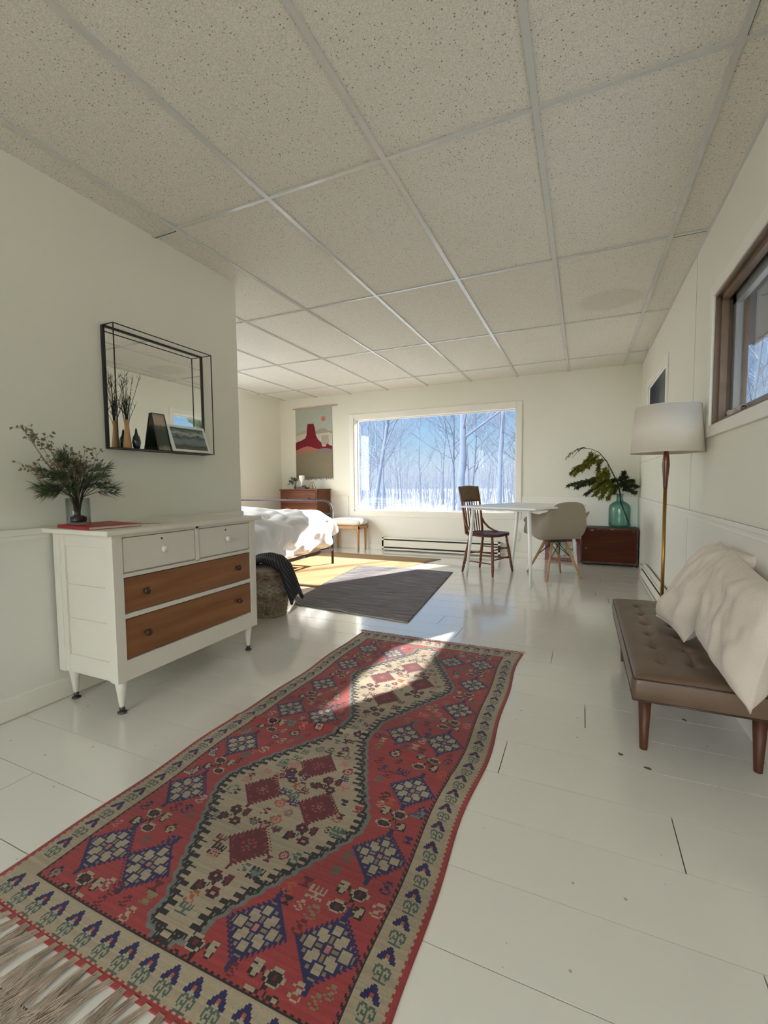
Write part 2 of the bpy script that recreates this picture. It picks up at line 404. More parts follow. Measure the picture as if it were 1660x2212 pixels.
bl = MB().box(XR - .02, XR, YN, 3.0, 0, .09); struct('baseboard_right', bl, 'trim', bevel=.003)
bl = MB().box(XN, XR - .02, YF - .018, YF, 0, .07); struct('baseboard_back', bl, 'trim', bevel=.003)
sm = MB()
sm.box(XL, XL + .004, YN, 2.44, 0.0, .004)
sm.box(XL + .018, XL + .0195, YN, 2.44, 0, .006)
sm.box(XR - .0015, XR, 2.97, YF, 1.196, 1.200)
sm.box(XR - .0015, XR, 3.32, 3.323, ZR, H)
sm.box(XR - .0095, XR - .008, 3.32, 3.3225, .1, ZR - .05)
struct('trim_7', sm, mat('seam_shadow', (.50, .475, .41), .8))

def window(name, horizontal, a0, a1, z0, z1, inner, casing=.07, frame='trim', fw=.03, casemat='trim', sillz=None, glassat=.10, sash=None, out=1):
    """inner = coordinate of the room side wall face; out = +1 if outside lies toward +axis"""
    def B(m, a, b, d0, d1, za, zb):
        if horizontal: m.box(a, b, inner + out * d0, inner + out * d1, za, zb)
        else: m.box(inner + out * d0, inner + out * d1, a, b, za, zb)
    m = MB()    # jamb liner fills the reveal
    for q in ((a0, a0 + .012, z0, z1), (a1 - .012, a1, z0, z1), (a0, a1, z0, z0 + .012), (a0, a1, z1 - .012, z1)):
        B(m, q[0], q[1], 0, T, q[2], q[3])
    w = struct(name, m, frame if sash else 'trim')
    c = MB()
    B(c, a0 - casing, a0, -.014, 0, z0 - casing, z1 + casing); B(c, a1, a1 + casing, -.014, 0, z0 - casing, z1 + casing)
    B(c, a0, a1, -.014, 0, z1, z1 + casing); B(c, a0, a1, -.014, 0, z0 - casing, z0)
    struct('window_casing', c, casemat, w, bevel=.004)
    f = MB(); g = glassat
    for q in ((a0 + .012, a0 + .012 + fw, z0 + .012, z1 - .012), (a1 - .012 - fw, a1 - .012, z0 + .012, z1 - .012),
              (a0 + .012, a1 - .012, z0 + .012, z0 + .012 + fw), (a0 + .012, a1 - .012, z1 - .012 - fw, z1 - .012)):
        B(f, q[0], q[1], g - .015, g + .015, q[2], q[3])
    struct('window_sash', f, sash or 'trim', w, bevel=.002)
    p = MB(); B(p, a0 + .02, a1 - .02, g - .002, g + .002, z0 + .02, z1 - .02)
    struct('window_pane', p, 'window_glass', w)
    return w
window('window_1', True, W1[0], W1[1], W1[2], W1[3], YF, .075, fw=.012, glassat=.11)
w2 = window('window_2', False, W2[0], W2[1], W2[2], W2[3], XR, .06, frame='brown_frame', sash='sash', fw=.055, glassat=.085)
s2 = MB(); s2.box(XR + .02, XR + .05, W2[0] + .012, W2[1] - .012, W2[3] - .035, W2[3] - .012)
s2.box(XR + .02, XR + .05, W2[1] - .035, W2[1] - .012, W2[2] + .012, W2[3] - .012)
struct('window_stop', s2, 'brown_frame', w2)
window('window_3', False, W3[0], W3[1], W3[2], W3[3], XR, .06, fw=.012, glassat=.10)
im = MB()
for k in range(150): yy = W3[0] + .014 + k * (W3[1] - W3[0] - .028) / 149; im.box(XR + .010, XR + .0108, yy - .0004, yy + .0004, W3[2] + .012, W3[3] - .012)
for k in range(3): zz = W3[2] + .05 + k * .16; im.box(XR + .0109, XR + .0114, W3[0] + .012, W3[1] - .012, zz, zz + .0008)
w3 = bpy.data.objects['window_3']; im.build('insect_screen', mat('screen_mesh', (.02, .021, .022), .8), w3)
window('fill_window_4', True, WR[0], WR[1], WR[2], WR[3], YN, .07, fw=.03, glassat=.10, out=-1)
window('window_6', False, WN[0], WN[1], WN[2], WN[3], XN, .07, fw=.03, glassat=.10, out=-1)
window('fill_window_5', False, WQ[0], WQ[1], WQ[2], WQ[3], XR, .07, fw=.03, glassat=.10)

# ------------------------------------------------------------------ baseboard heaters, outlet
def heater(name, label, x0, x1, y0, y1, z0, z1, along):
    h = thing(name, label, 'heater', ((x0 + x1) / 2, (y0 + y1) / 2, 0))
    cx, cy = (x0 + x1) / 2, (y0 + y1) / 2
    def L(m, a, b, c, d, e, f): return m.box(a - cx, b - cx, c - cy, d - cy, e, f)
    hh = z1 - z0
    if along == 'x':
        back = MB(); L(back, x0, x1, y1 - .008, y1, z0, z1); L(back, x0, x1, y0 + .012, y1, z1 - .012, z1); L(back, x0, x1, y0, y0 + .008, z1 - .020, z1); L(back, x0, x1, y0, y0 + .008, z0 + .045, z1 - .040)
        L(back, x0, x1, y0, y1, z0, z0 + .022)
        L(back, x0, x0 + .03, y0, y1, z0, z1); L(back, x1 - .03, x1, y0, y1, z0, z1)
        back.build('cover', 'heater', h, bevel=.002)
        s = MB(); L(s, x0 + .03, x1 - .03, y0 + .014, y1 - .01, z0 + .024, z1 - .014); s.build('fins', 'dark_gap', h)
    else:
        back = MB(); L(back, x1 - .008, x1, y0, y1, z0, z1); L(back, x0 + .012, x1, y0, y1, z1 - .012, z1); L(back, x0, x0 + .008, y0, y1, z1 - .020, z1); L(back, x0, x0 + .008, y0, y1, z0 + .045, z1 - .042)
        L(back, x0, x1, y0, y1, z0, z0 + .022)
        L(back, x0, x1, y0, y0 + .03, z0, z1); L(back, x0, x1, y1 - .03, y1, z0, z1)
        back.build('cover', 'heater', h, bevel=.002)
        s = MB(); L(s, x0 + .014, x1 - .01, y0 + .03, y1 - .03, z0 + .024, z1 - .014); s.build('fins', 'dark_gap', h)
    return h
heater('baseboard_heater', 'long white electric baseboard heater under the picture window', -2.70, -.98, YF - .085, YF - .018, .015, .195, 'x')
heater('baseboard_heater', 'white baseboard heater along right wall behind the brown bench', XR - .075, XR - .02, 3.35, 5.05, .01, .165, 'y')
ol = thing('wall_outlet', 'white electrical outlet plate low on back wall beside taupe chair', 'outlet', (-.775, YF - .008, .275))
MB().box(-.036, .036, -.006, 0, -.058, .058).build('cover_plate', 'outlet', ol, bevel=.002)
s = MB(); [s.box(-.016, .016, -.0085, -.004, q - .014, q + .014) for q in (-.024, .024)]; s.build('socket', 'trim', ol, bevel=.002)

# ------------------------------------------------------------------ white dresser
D = thing('dresser', 'white painted dresser with two bare brown wood drawers against left wall', 'dresser', (-1.97, 1.64, 0))
dx, dy = 1.97, -1.64
def dl(m, x0, x1, y0, y1, z0, z1): return m.box(x0 + dx, x1 + dx, y0 + dy, y1 + dy, z0, z1)
FX = -1.765; BX = -2.165; Y0, Y1 = 1.20, 2.075; Z0, Z1 = .145, .775
c = MB()
dl(c, BX, FX - .02, Y0 + .012, Y1 - .012, Z0 + .03, Z1)                 # carcass core
for (ya, yb) in ((Y0, Y0 + .045), (Y1 - .045, Y1)):                    # front posts
    dl(c, FX - .045, FX, ya, yb, Z0, Z1)
    dl(c, BX, BX + .045, ya, yb, Z0, Z1)
for (ya, yb) in ((Y0 + .003, Y0 + .014), (Y1 - .014, Y1 - .003)):      # side rails frame three sunk panels
    q_ = .0015 if ya < 1.6 else -.0015
    for za, zb in ((Z0 + .004, Z0 + .085), (.393, .396), (.546, .549), (Z1 - .055, Z1 - .001)):
        dl(c, BX + .074, FX - .059, ya + q_, yb + q_, za, zb)
    dl(c, BX + .044, BX + .075, ya, yb, Z0 + .002, Z1 - .001); dl(c, FX - .06, FX - .044, ya, yb, Z0 + .002, Z1 - .001)
for za, zb in ((Z0, Z0 + .088), (.413, .433), (.590, .606), (Z1 - .012, Z1)):
    dl(c, FX - .03, FX - .001, Y0 + .04, Y1 - .04, za, zb)
dl(c, FX - .03, FX - .001, 1.635, 1.655, .60, Z1)
c.build('case', 'white', D, bevel=.0025)
t = MB(); dl(t, -2.185, -1.742, 1.165, 2.112, .776, .797); t.build('top', 'white', D, bevel=.004)
def knob(parent, x, y, z, m, rr):
    k = MB(); prof = [(rr * .45, 0), (rr * .40, rr * .5), (rr * .95, rr * .8), (rr, rr * 1.15), (rr * .75, rr * 1.55), (rr * .2, rr * 1.7)]
    k.lathe(prof, n=16); k.v = [(z_ + x, y_ + y, -x_ + z) for x_, y_, z_ in k.v]
    return k.build('knob', m, parent)
for i, (ya, yb) in enumerate(((Y0 + .050, 1.631), (1.659, Y1 - .050))):
    w = MB(); dl(w, FX - .03, FX - .004, ya, yb, .612, Z1 - .016); dr = w.build('drawer', 'white', D, bevel=.002)
    knob(dr, FX + dx - .003, (ya + yb) / 2 + dy, .690, 'crystal', .017)
    kh = MB(); kh.lathe([(.0045, 0), (.0045, .0015), (.001, .002)], n=12); kh.v = [(z_ + FX + dx - .004, y_ + (ya + yb) / 2 + dy, -x_ + .738) for x_, y_, z_ in kh.v]
    kh.build('keyhole', 'dark_gap', dr)
for za, zb in ((.437, .586), (.237, .409)):
    w = MB(); dl(w, FX - .03, FX - .006, Y0 + .049, Y1 - .049, za, zb); dr = w.build('drawer', 'oak', D, bevel=.002); dr['label'] = 'bare brown wood drawer front'
    for yy in (1.345, 1.925): knob(dr, FX + dx - .005, yy + dy, (za + zb) / 2 + .004, 'knobdark', .016)
for (lx, ly) in ((-1.800, 1.236), (-1.800, 2.030), (-2.13, 1.245), (-2.13, 2.03)):
    g = MB(); g.lathe([(.0105, .026), (.012, .04), (.019, .10), (.026, .146)], (lx + dx, ly + dy, 0), 14); lg = g.build('leg', 'white', D)
    q = MB(); q.lathe([(.006, .012), (.011, .016), (.011, .030)], (lx + dx, ly + dy, 0), 12)
    q.lathe([(.015, 0), (.019, .003), (.019, .007), (.006, .013)], (lx + dx, ly + dy, 0), 14); q.build('caster', 'caster', lg)

# ------------------------------------------------------------------ things on the dresser
bk = thing('book', 'thin red book lying flat on left end of white dresser', 'book', (-1.955, 1.275, .7975), math.radians(-8))
MB().box(-.16, .115, -.095, .125, 0, .0022).box(-.16, .115, -.095, .125, .0118, .014).box(-.16, .115, -.097, -.093, 0, .014).build('cover', 'redcover', bk, bevel=.0006)
MB().box(-.155, .110, -.092, .120, .0024, .0116).build('pages', 'paper', bk)
mg = thing('magazine', 'cream paper booklet with red edge lying on dresser behind red book', 'booklet', (-1.95, 1.50, .7975), math.radians(24))
MB().box(-.11, .10, -.07, .07, 0, .004).build('pages', 'paper', mg); MB().box(-.11, .10, -.072, -.060, .0042, .0052).build('red_edge', 'redcover', mg)
JX, JY, JZ = -2.03, 1.235, .8125
vs = thing('glass_vase', 'clear glass cylinder vase on red book holding evergreen sprigs', 'vase', (JX, JY, JZ))
v = MB(); v.lathe([(.042, 0), (.046, .004), (.046, .115), (.043, .115), (.043, .008), (.0, .006)], n=28, closed=False); v.lathe([(.0, 0), (.042, 0)], n=28, closed=False)
v.build('glass', 'jar', vs)
v = MB(); v.lathe([(.012, .0), (.030, .002), (.032, .022), (.020, .030), (.004, .032)], (0, 0, .0085), n=14); v.build('dark_stones', 'darkbook', vs)
# bouquet
rb = random.Random(11)
bq = thing('evergreen_bouquet', 'pine sprigs with dried wildflower stems standing in the clear vase', 'bouquet', (JX, JY, JZ + .01))
stems = MB(); need = MB(); dry = MB(); dstem = MB()
def needle_tuft(m, p, d, L, n, spread, rr, w=.0012):
    d = Vector(d).normalized()
    for _ in range(n):
        q = Vector((rr.gauss(0, 1), rr.gauss(0, 1), rr.gauss(0, 1))).normalized()
        e = (d + q * spread).normalized() * L * rr.uniform(.7, 1.1)
        s = e.cross(Vector((rr.gauss(0, 1), rr.gauss(0, 1), rr.gauss(0, 1)))).normalized() * w
        p = Vector(p); m.add([p - s, p + s, p + e * .6 + s * .8, p + e, p + e * .6 - s * .8], [(0, 1, 2, 3, 4)])
for i in range(38):
    a = rb.uniform(0, 2 * PI); out = rb.uniform(.03, .16); up = rb.uniform(.20, .32) - out * .55
    if i % 4 == 0: up = rb.uniform(.15, .20)
    ex, ey = out * math.cos(a) * .62, out * math.sin(a)
    if JX + ex < XL + .05: ex = XL + .05 - JX
    pts = [(rb.uniform(-.015, .015), rb.uniform(-.015, .015), .02), (ex * .15, ey * .15, .11), (ex * .55, ey * .55, up * .8 + .03), (ex, ey, up)]
    stems.tube(pts, [.0018, .0016, .0014, .0008], 5)
    for t_ in (0, .35, .7, 1.0):
        p = Vector(pts[2]).lerp(Vector(pts[3]), t_)
        needle_tuft(need, p, Vector(pts[3]) - Vector(pts[2]) + Vector((0, 0, .0)), .056, 17, .70, rb)
for i in range(20):
    a = rb.uniform(-2.6, -.8) if i < 7 else rb.uniform(-PI, PI)
    out = rb.uniform(.10, .22) if i < 7 else rb.uniform(.02, .10)
    up = rb.uniform(.24, .36) if i < 7 else rb.uniform(.22, .32)
    ex, ey = .35 * out * math.cos(a), (-abs(out) if i < 7 else out * math.sin(a))
    if i < 4: ex, ey, up = rb.uniform(-.06, .0), -.205 + i * .03, .40 - .012 * i
    if JX + ex < XL + .05: ex = XL + .05 - JX
    pts = [(0, 0, .02), (ex * .2, ey * .2, .14), (ex * .6, ey * .62, up * .68), (ex, ey, up)]
    dstem.tube(pts, [.0014, .0012, .001, .0007], 5)
    for j in range(12):
        t_ = rb.uniform(.35, 1); p = Vector(pts[2]).lerp(Vector(pts[3]), t_); q = p + Vector((rb.uniform(-.022, .022), rb.uniform(-.028, .028), rb.uniform(-.004, .03)))
        q.x = max(q.x, XL + .02 - JX)
        dstem.tube([p, q], [.0007, .0005], 4)
        for _ in range(3):
            c0 = q + Vector((rb.uniform(-.004, .004), rb.uniform(-.004, .004), rb.uniform(-.004, .004))); s_ = rb.uniform(.0025, .0048)
            dry.lathe([(0, -s_), (s_ * .9, -s_ * .3), (s_, s_ * .4), (s_ * .4, s_ * .8)], c0, 5)
stems.build('stem', 'bark', bq); need.build('pine_needles', 'leaf1', bq); dstem.build('dried_stem', 'dried', bq); dry.build('dried_blossoms', 'dried', bq)

# ------------------------------------------------------------------ wall mirror with wire shelf box
MY0, MY1, MZ0, MZ1 = 1.485, 2.11, 1.17, 1.775; MXB, MXF = XL, -2.10
mr = thing('wall_mirror', 'rectangular mirror with black wire box frame and ledge on left wall', 'mirror', (XL, (MY0 + MY1) / 2, MZ0))
oy = (MY0 + MY1) / 2
def ml(m, x0, x1, y0, y1, z0, z1): return m.box(x0 - XL, x1 - XL, y0 - oy, y1 - oy, z0 - MZ0, z1 - MZ0)
g = MB(); ml(g, MXB + .004, MXB + .010, MY0 + .006, MY1 - .006, MZ0 + .004, MZ1 - .006); g.build('mirror_glass', 'mirror', mr)
f = MB()
ml(f, MXB, MXB + .016, MY0 - .004, MY0 + .008, MZ0, MZ1); ml(f, MXB, MXB + .016, MY1 - .008, MY1 + .004, MZ0, MZ1)
ml(f, MXB, MXB + .016, MY0, MY1, MZ1 - .008, MZ1 + .003); ml(f, MXB, MXB + .016, MY0, MY1, MZ0 - .003, MZ0 + .006)
f.build('back_frame', 'blackiron', mr)
f = MB(); w_ = .0022
for yy in (MY0, MY1): ml(f, MXF - w_, MXF + w_, yy - w_, yy + w_, MZ0, MZ1)
for zz in (MZ0, MZ1): ml(f, MXF - w_, MXF + w_, MY0, MY1, zz - w_, zz + w_)
for yy in (MY0, MY1):
    for zz in (MZ0, MZ1): ml(f, MXB, MXF, yy - w_, yy + w_, zz - w_, zz + w_)
f.build('front_wire', 'blackiron', mr)
f = MB(); ml(f, MXB + .012, MXF, MY0, MY1, MZ0 - .001, MZ0 + .002); f.build('ledge', 'blackiron', mr)
LZ = MZ0 + .0022
# slim tan vase with twigs on the ledge
tv = thing('bud_vase', 'slim tan vase on mirror ledge holding dark dry twigs', 'vase', (-2.135, 1.560, LZ))
v = MB(); v.lathe([(.019, 0), (.021, .01), (.012, .09), (.0105, .12), (.0145, .145), (.0125, .145), (.008, .11)], n=18, closed=False); v.lathe([(.0, .0), (.019, .0)], n=18, closed=False); v.build('body', 'tanvase', tv)
tw = thing('dry_twigs', 'thin dry branching twigs standing in the slim tan vase', 'twigs', (-2.135, 1.560, LZ + .1))
t = MB(); rr = random.Random(4)
for i in range(16):
    a = rr.uniform(0, 2 * PI); o_ = rr.uniform(.01, .05) * (1 if i < 12 else 2.4); h_ = rr.uniform(.09, .26) if i < 12 else rr.uniform(.24, .30)
    ex, ey = .5 * o_ * math.cos(a), o_ * math.sin(a)
    p = [(0, 0, -.05), (ex * .3, ey * .25, h_ * .35), (ex * .7, ey * .7, h_ * .7), (ex, ey * 1.1, h_)]
    t.tube(p, [.0016, .0014, .0011, .0006], 5)
    for j in range(5):
        b_ = Vector(p[2]).lerp(Vector(p[3]), rr.random()); t.tube([b_, b_ + Vector((rr.uniform(-.012, .012), rr.uniform(-.02, .02), rr.uniform(.01, .04)))], [.0012, .0006], 4)
t.build('twig', 'bark', tw)
for i in range(3):   # dark leafy lower part
    needle_tuft(t := MB(), (0, 0, .06 + .03 * i), (0, -.1, 1), .05, 16, .5, rr, .0016); t.build('dark_leaves', 'leaf3', tw)
tb_ = thing('glass_bottle', 'small dark green pointed bottle on mirror ledge beside tan vase', 'bottle', (-2.130, 1.607, LZ))
v = MB(); v.lathe([(.010, 0), (.016, .008), (.021, .035), (.017, .060), (.008, .078), (.005, .098), (.002, .108)], n=18); v.build('body', 'darkbottle', tb_)
def picture(name, label, yc, w, h, lean, x0, framew, fm, pm, cat='picture', th=.012):
    """leaning back against the mirror: base stands forward on the ledge"""
    p = thing(name, label, cat, (x0, yc, LZ)); 
    L = MB(); P_ = MB()
    dirz = Vector((-math.sin(lean), 0, math.cos(lean))); nx = Vector((math.cos(lean), 0, math.sin(lean)))
    def B(m, y0, y1, z0, z1, n0, n1): m.obox(dirz * ((z0 + z1) / 2) + nx * ((n0 + n1) / 2) + Vector((0, (y0 + y1) / 2, 0)), nx * (abs(n1 - n0) / 2), (0, (y1 - y0) / 2, 0), dirz * ((z1 - z0) / 2))
    B(L, -w / 2, w / 2, 0, framew, 0, th); B(L, -w / 2, w / 2, h - framew, h, 0, th); B(L, -w / 2, -w / 2 + framew, framew, h - framew, 0, th); B(L, w / 2 - framew, w / 2, framew, h - framew, 0, th)
    B(P_, -w / 2 + framew, w / 2 - framew, framew, h - framew, .002, th - .003)
    L.build('frame', fm, p); P_.build('print', pm, p); return p
sea = landscape_mat('stormy_sea_print', [(.0, (.14, .12, .07)), (.2, (.06, .07, .045)), (.36, (.20, .24, .25)), (.52, (.12, .16, .17)), (.60, (.035, .055, .045)), (.74, (.38, .42, .39)), (.9, (.09, .13, .12))], 4.5, .12)
cardm = landscape_mat('portrait_card_print', [(.0, (.32, .30, .22)), (.12, (.06, .07, .04)), (.5, (.05, .07, .05)), (.66, (.12, .13, .09)), (.7, (.40, .33, .25)), (1., (.45, .36, .28))], 3, .08)
picture('framed_picture', 'small landscape painting in thin white frame leaning on the mirror ledge', 1.955, .27, .165, math.radians(20), -2.115, .014, 'white2', sea)
picture('picture_card', 'tall narrow green and cream picture card leaning on the mirror ledge', 1.775, .085, .215, math.radians(14), -2.125, .004, 'darkbook', cardm, 'card', .006)

# ------------------------------------------------------------------ patterned runner rug
RW, RL = 1.04, 2.05; RX, RY = -1.335, .52
px = .004; NX, NY = int(RW / px), int(RL / px)
pal = [(.31, .038, .038), (.36, .29, .20), (.018, .016, .085), (.07, .115, .095), (.018, .012, .012), (.115, .012, .018), (.36, .085, .035), (.42, .16, .13), (.15, .155, .14), (.22, .17, .09)]
img = np.zeros((NY, NX), int)
YY, XX = np.mgrid[0:NY, 0:NX]; S_ = (YY + .5) * px; T_ = (XX + .5) * px
rg = np.random.RandomState(5)
def put(mask, c): img[mask] = c
B0, B1 = .012, .088
ds = np.minimum(T_, RW - T_); dn = np.minimum(S_, RL - S_)
edge = np.minimum(ds, dn)
# field red with abrash (colour drift of the wool from row to row)
put(edge < 9, 0)
# medallions: stepped diamonds on the axis
def diamond(sc, hs, tc, ht, grow=0):
    q = 12 * px / 3
    s_ = np.abs(S_ - sc); s_ = np.floor(s_ / .036) * .036
    w = ht * (1 - s_ / hs)
    return np.abs(T_ - tc) < np.maximum(w, 0) + grow
tooth = ((YY // 2) % 2) * px
m1 = [( .555, .455, .52, .250), (1.455, .455, .52, .250)]
mask_big = np.zeros_like(img, bool)
for sc, hs, tc, ht in m1: mask_big |= diamond(sc, hs, tc, ht, .0)
mask_big |= (np.abs(T_ - .52) < .055) & (S_ > .13) & (S_ < 1.90)
def dil(mk, n):
    for _ in range(n):
        a = mk.copy(); a[1:] |= mk[:-1]; a[:-1] |= mk[1:]; a[:, 1:] |= mk[:, :-1]; a[:, :-1] |= mk[:, 1:]; mk = a
    return mk
o1 = dil(mask_big, 3); o2 = dil(mask_big, 6)
put(o2, 8); put(o1 & ((YY % 4 < 2) | (XX % 3 < 2)), 4); put(mask_big, 1)
put(mask_big & ~np.roll(mask_big, 5, 1) & (YY % 6 < 3), 4); put(mask_big & ~np.roll(mask_big, -5, 1) & (YY % 6 < 3), 4)
def flower(s, t, R, out, body, petal, core, core2):
    x = np.abs(T_ - t); y = np.abs(S_ - s)
    d = np.floor(x / .008) * .008 + np.floor(y / .008) * .008
    ser = (((XX + YY) // 2) % 2) * .006
    put(d < R + ser, out); put(d < R - .008, body)
    for a, b in ((.32, .32), (-.32, .32), (.32, -.32), (-.32, -.32), (0, .62), (0, -.62), (.62, 0), (-.62, 0)):
        cx, cy = t + a * R, s + b * R
        h = .20 * R if abs(a) == abs(b) else .15 * R
        put((np.abs(T_ - cx) < h + .005) & (np.abs(S_ - cy) < h + .005), out)
        put((np.abs(T_ - cx) < h) & (np.abs(S_ - cy) < h), petal)
    put((x < .17 * R) & (y < .17 * R), core); put((x < .08 * R) & (y < .09 * R), core2)
    for a, b in ((0, 1.12), (0, -1.12)):
        put((np.abs(T_ - t) < .006) & (np.abs(S_ - (s + b * R)) < .012), out)
GLY = {
 'arrow': ["....##....", "...####...", "...####...", "..######..", ".###pp###.", ".###pp###.", "####..####", "###....###"],
 'scroll': [".###.###.", "##.###.##", "#...#...#", "#.#.#.#.#", "#.###.###", ".#..#..#.", "....#....", ".#######."],
 'bird': ["......##....", ".....#cc#...", ".....#cc###.", "......#cc#..", ".....#cccc#.", "....#c#cc#..", "...#c#c#c#..", "..#c#c#cc#..", ".#cccccc#...", "..######...."],
 'comb': ["#.#.#.#", "#.#.#.#", "#######", "...#...", "#######", "#.#.#.#"],
 'sq': ["..###..", ".#ccc#.", "#cc.cc#", "#c.#.c#", "#cc.cc#", ".#ccc#.", "..###.."],
 'hour': ["#####", ".###.", "..#..", ".###.", "#####"],
 'ess': [".###.", "#...#", ".##..", "..##.", "#...#", ".###."],
 'heart': [".##.##.", "#cc#cc#", "#ccccc#", ".#ccc#.", "..#c#..", "...#..."],
 'cross': ["....cccc....cccc", "...c####c..#cc##", "..c##rr##c.#cccc", "..c##rr##c#.ccc#", "...c####c#..#cc#", "....cccc#....##.", ".......##.......", ".##...#.#.......", "#cc##.#..#cccc..", "#ccc##...c####c.", "#cccc#..c##rr##c", "##cc#...c##rr##c", "####.....c####c.", "..........cccc.."],
}
def glyph(name, s, t, c, c2=1, c3=5, sc=1, flip=False, c4=7):
    G = GLY[name]; h = len(G); w = max(map(len, G)); H_, W2_ = int(h * sc), int(w * sc)
    y0, x0 = int(s / px) + H_ // 2, int(t / px) - W2_ // 2
    for j in range(H_):
        for i in range(W2_):
            row = G[min(h - 1, int(j / sc))]; q = min(w - 1, int(i / sc)); q = w - 1 - q if flip else q
            ch = row[q] if q < len(row) else '.'
            if ch != '.' and 0 <= y0 - j < NY and 0 <= x0 + i < NX: img[y0 - j, x0 + i] = {'#': c, 'c': c2, 'r': c3, 'p': c4}[ch]
# flowers in the medallions
for s0 in (0, .90):
    for s, t in ((.735, .52), (.565, .415), (.565, .625), (.375, .52)):
        flower(s + s0, t, .062, 5, 0 if s0 == 0 else 5, 5, 1, 4); flower(s + s0, t, .030, 5, 5, 0, 8, 4)
    for s, t in ((.45, .40), (.46, .63), (.25, .52), (.66, .46), (.665, .60)):
        glyph('cross', s + s0, t, 4, 5, 7, sc=1.25)
    for s, t, g, c in ((.33, .455, 'comb', 4), (.31, .60, 'comb', 4), (.70, .40, 'comb', 8), (.56, .52, 'hour', 5), (.60, .335, 'ess', 5), (.55, .70, 'ess', 6), (.50, .725, 'comb', 3), (.83, .50, 'ess', 5), (.83, .56, 'sq', 5), (.47, .52, 'ess', 3), (.62, .52, 'sq', 5), (.20, .50, 'ess', 6), (.90, .52, 'hour', 5), (.53, .32, 'sq', 8), (.42, .35, 'ess', 8), (.385, .66, 'ess', 3), (.60, .74, 'hour', 0)):
        glyph(g, s + s0, t, c, 1 if c != 1 else 5, sc=1.5)
# flowers in the field
fl = [(.225, .325), (.20, .695)] + [(s, t) for s in (.22, .475, .74, 1.03, 1.29, 1.55, 1.80) for t in (.175, .865)] + [(1.03, .705), (1.03, .335), (1.78, .345), (1.78, .70)]
occ = [(s, t, .062) for s, t in fl]
for s, t in fl: flower(s, t, .070, 2, 9 if (s * 10) % 2 < 1 else 8, 1, 2, 7)
for s, t in fl: glyph('hour', s + .088, t, 2, 1)
# crosses between flowers
cr = [(s, t) for s in (.335, .605, .885, 1.16, 1.42, 1.68, 1.92) for t in (.185, .855)] + [(.11, .22), (.11, .78), (.10, .60)]
for i, (s, t) in enumerate(cr): glyph('cross', s, t, 4, 1, 5, sc=1.45, flip=i % 2 == 1); occ.append((s, t, .052))
rg2 = random.Random(12); names = ['bird', 'comb', 'sq', 'hour', 'ess', 'heart', 'sq', 'comb', 'ess', 'bird', 'sq', 'ess']
o3 = dil(mask_big, 8); tries = 0; n_ = 0
while tries < 9000 and n_ < 420:
    tries += 1; s = rg2.uniform(.11, RL - .11); t = rg2.uniform(.115, RW - .115)
    g = rg2.choice(names); rad = .030 if g in ('bird', 'sq', 'heart', 'comb') else .017
    yy, xx = int(s / px), int(t / px); k = int(rad / px)
    if o3[max(0, yy - k):yy + k, max(0, xx - k):xx + k].any(): continue
    if any((s - a) ** 2 + (t - b) ** 2 < (c + rad) ** 2 for a, b, c in occ): continue
    occ.append((s, t, rad * .8)); n_ += 1
    glyph(g, s, t, rg2.choice([4, 2, 1, 6, 3, 7, 5, 9, 1]) if g not in ('bird', 'sq', 'heart') else rg2.choice([2, 4, 3]), rg2.choice([1, 1, 8, 9]), sc=rg2.choice([1.2, 1.5, 1.6]) if g != 'bird' else 1.35, flip=rg2.random() < .5)
inn = mask_big.copy()
for _ in range(5): inn = inn & np.roll(inn, 1, 0) & np.roll(inn, -1, 0) & np.roll(inn, 1, 1) & np.roll(inn, -1, 1)
occ2 = [(s + s0, t, .058) for s0 in (0, .9) for s, t in ((.735, .52), (.565, .415), (.565, .625), (.375, .52), (.45, .40), (.46, .63), (.25, .52))]
tries = 0
while tries < 5000:
    tries += 1; s = rg2.uniform(.14, 1.92); t = rg2.uniform(.28, .76); g = rg2.choice(['comb', 'ess', 'hour', 'sq', 'heart', 'comb']); rad = .017; k = 4
    yy, xx = int(s / px), int(t / px)
    if not inn[yy - k:yy + k, xx - k:xx + k].all() or any((s - a) ** 2 + (t - b) ** 2 < (c + rad) ** 2 for a, b, c in occ2): continue
    occ2.append((s, t, rad)); glyph(g, s, t, rg2.choice([5, 5, 4, 6, 3, 8, 2, 7]), rg2.choice([7, 8, 5]), sc=rg2.choice([1, 1.2, 1.3]))
# borders
put(edge < B1 + .010, 4)
put((edge < B1 + .010) & (edge > B1 + .002) & (((XX + YY) % 4) < 2), 0)
put(edge < B1, 1); put((edge < B0) | ((edge < B0 + .006) & ((YY + XX) % 4 < 2)), 0)
k = 0; s = .165
while s < RL - .12:
    for t in (.050, RW - .050):
        glyph('arrow', s + .018, t, 2, 1, sc=1, c4=6); glyph('scroll', s - .020, t, 3, 1)
    s += .0745
t = .06
while t < RW - .04:
    glyph('arrow', .062, t, 2, 1, c4=6); glyph('scroll', .030, t, 3, 1)
    glyph('arrow', RL - .030, t, 2, 1, c4=6); glyph('scroll', RL - .064, t, 3, 1); t += .0600
put(dn < .010, 0)
def rug_z(x, yv):
    q = .0035 + .0012 * noise.noise(Vector((x * 2.2, yv * 2.2, 1)))
    d = (yv - (.905 + .16 * (x - .1))) ; amp = max(0, 1 - abs(x - .35) / .50)
    q += .014 * amp * math.exp(-(d / .018) ** 2)
    d2 = (yv - (.93 - .35 * (x - .75))); a2 = max(0, 1 - abs(x - .80) / .28)
    q += .009 * a2 * math.exp(-(d2 / .02) ** 2)
    d3 = x - (.97 - .01 * math.sin(yv * 5)); q += .004 * math.exp(-(d3 / .02) ** 2) * (1 if yv < 1.2 else .3)
    return q
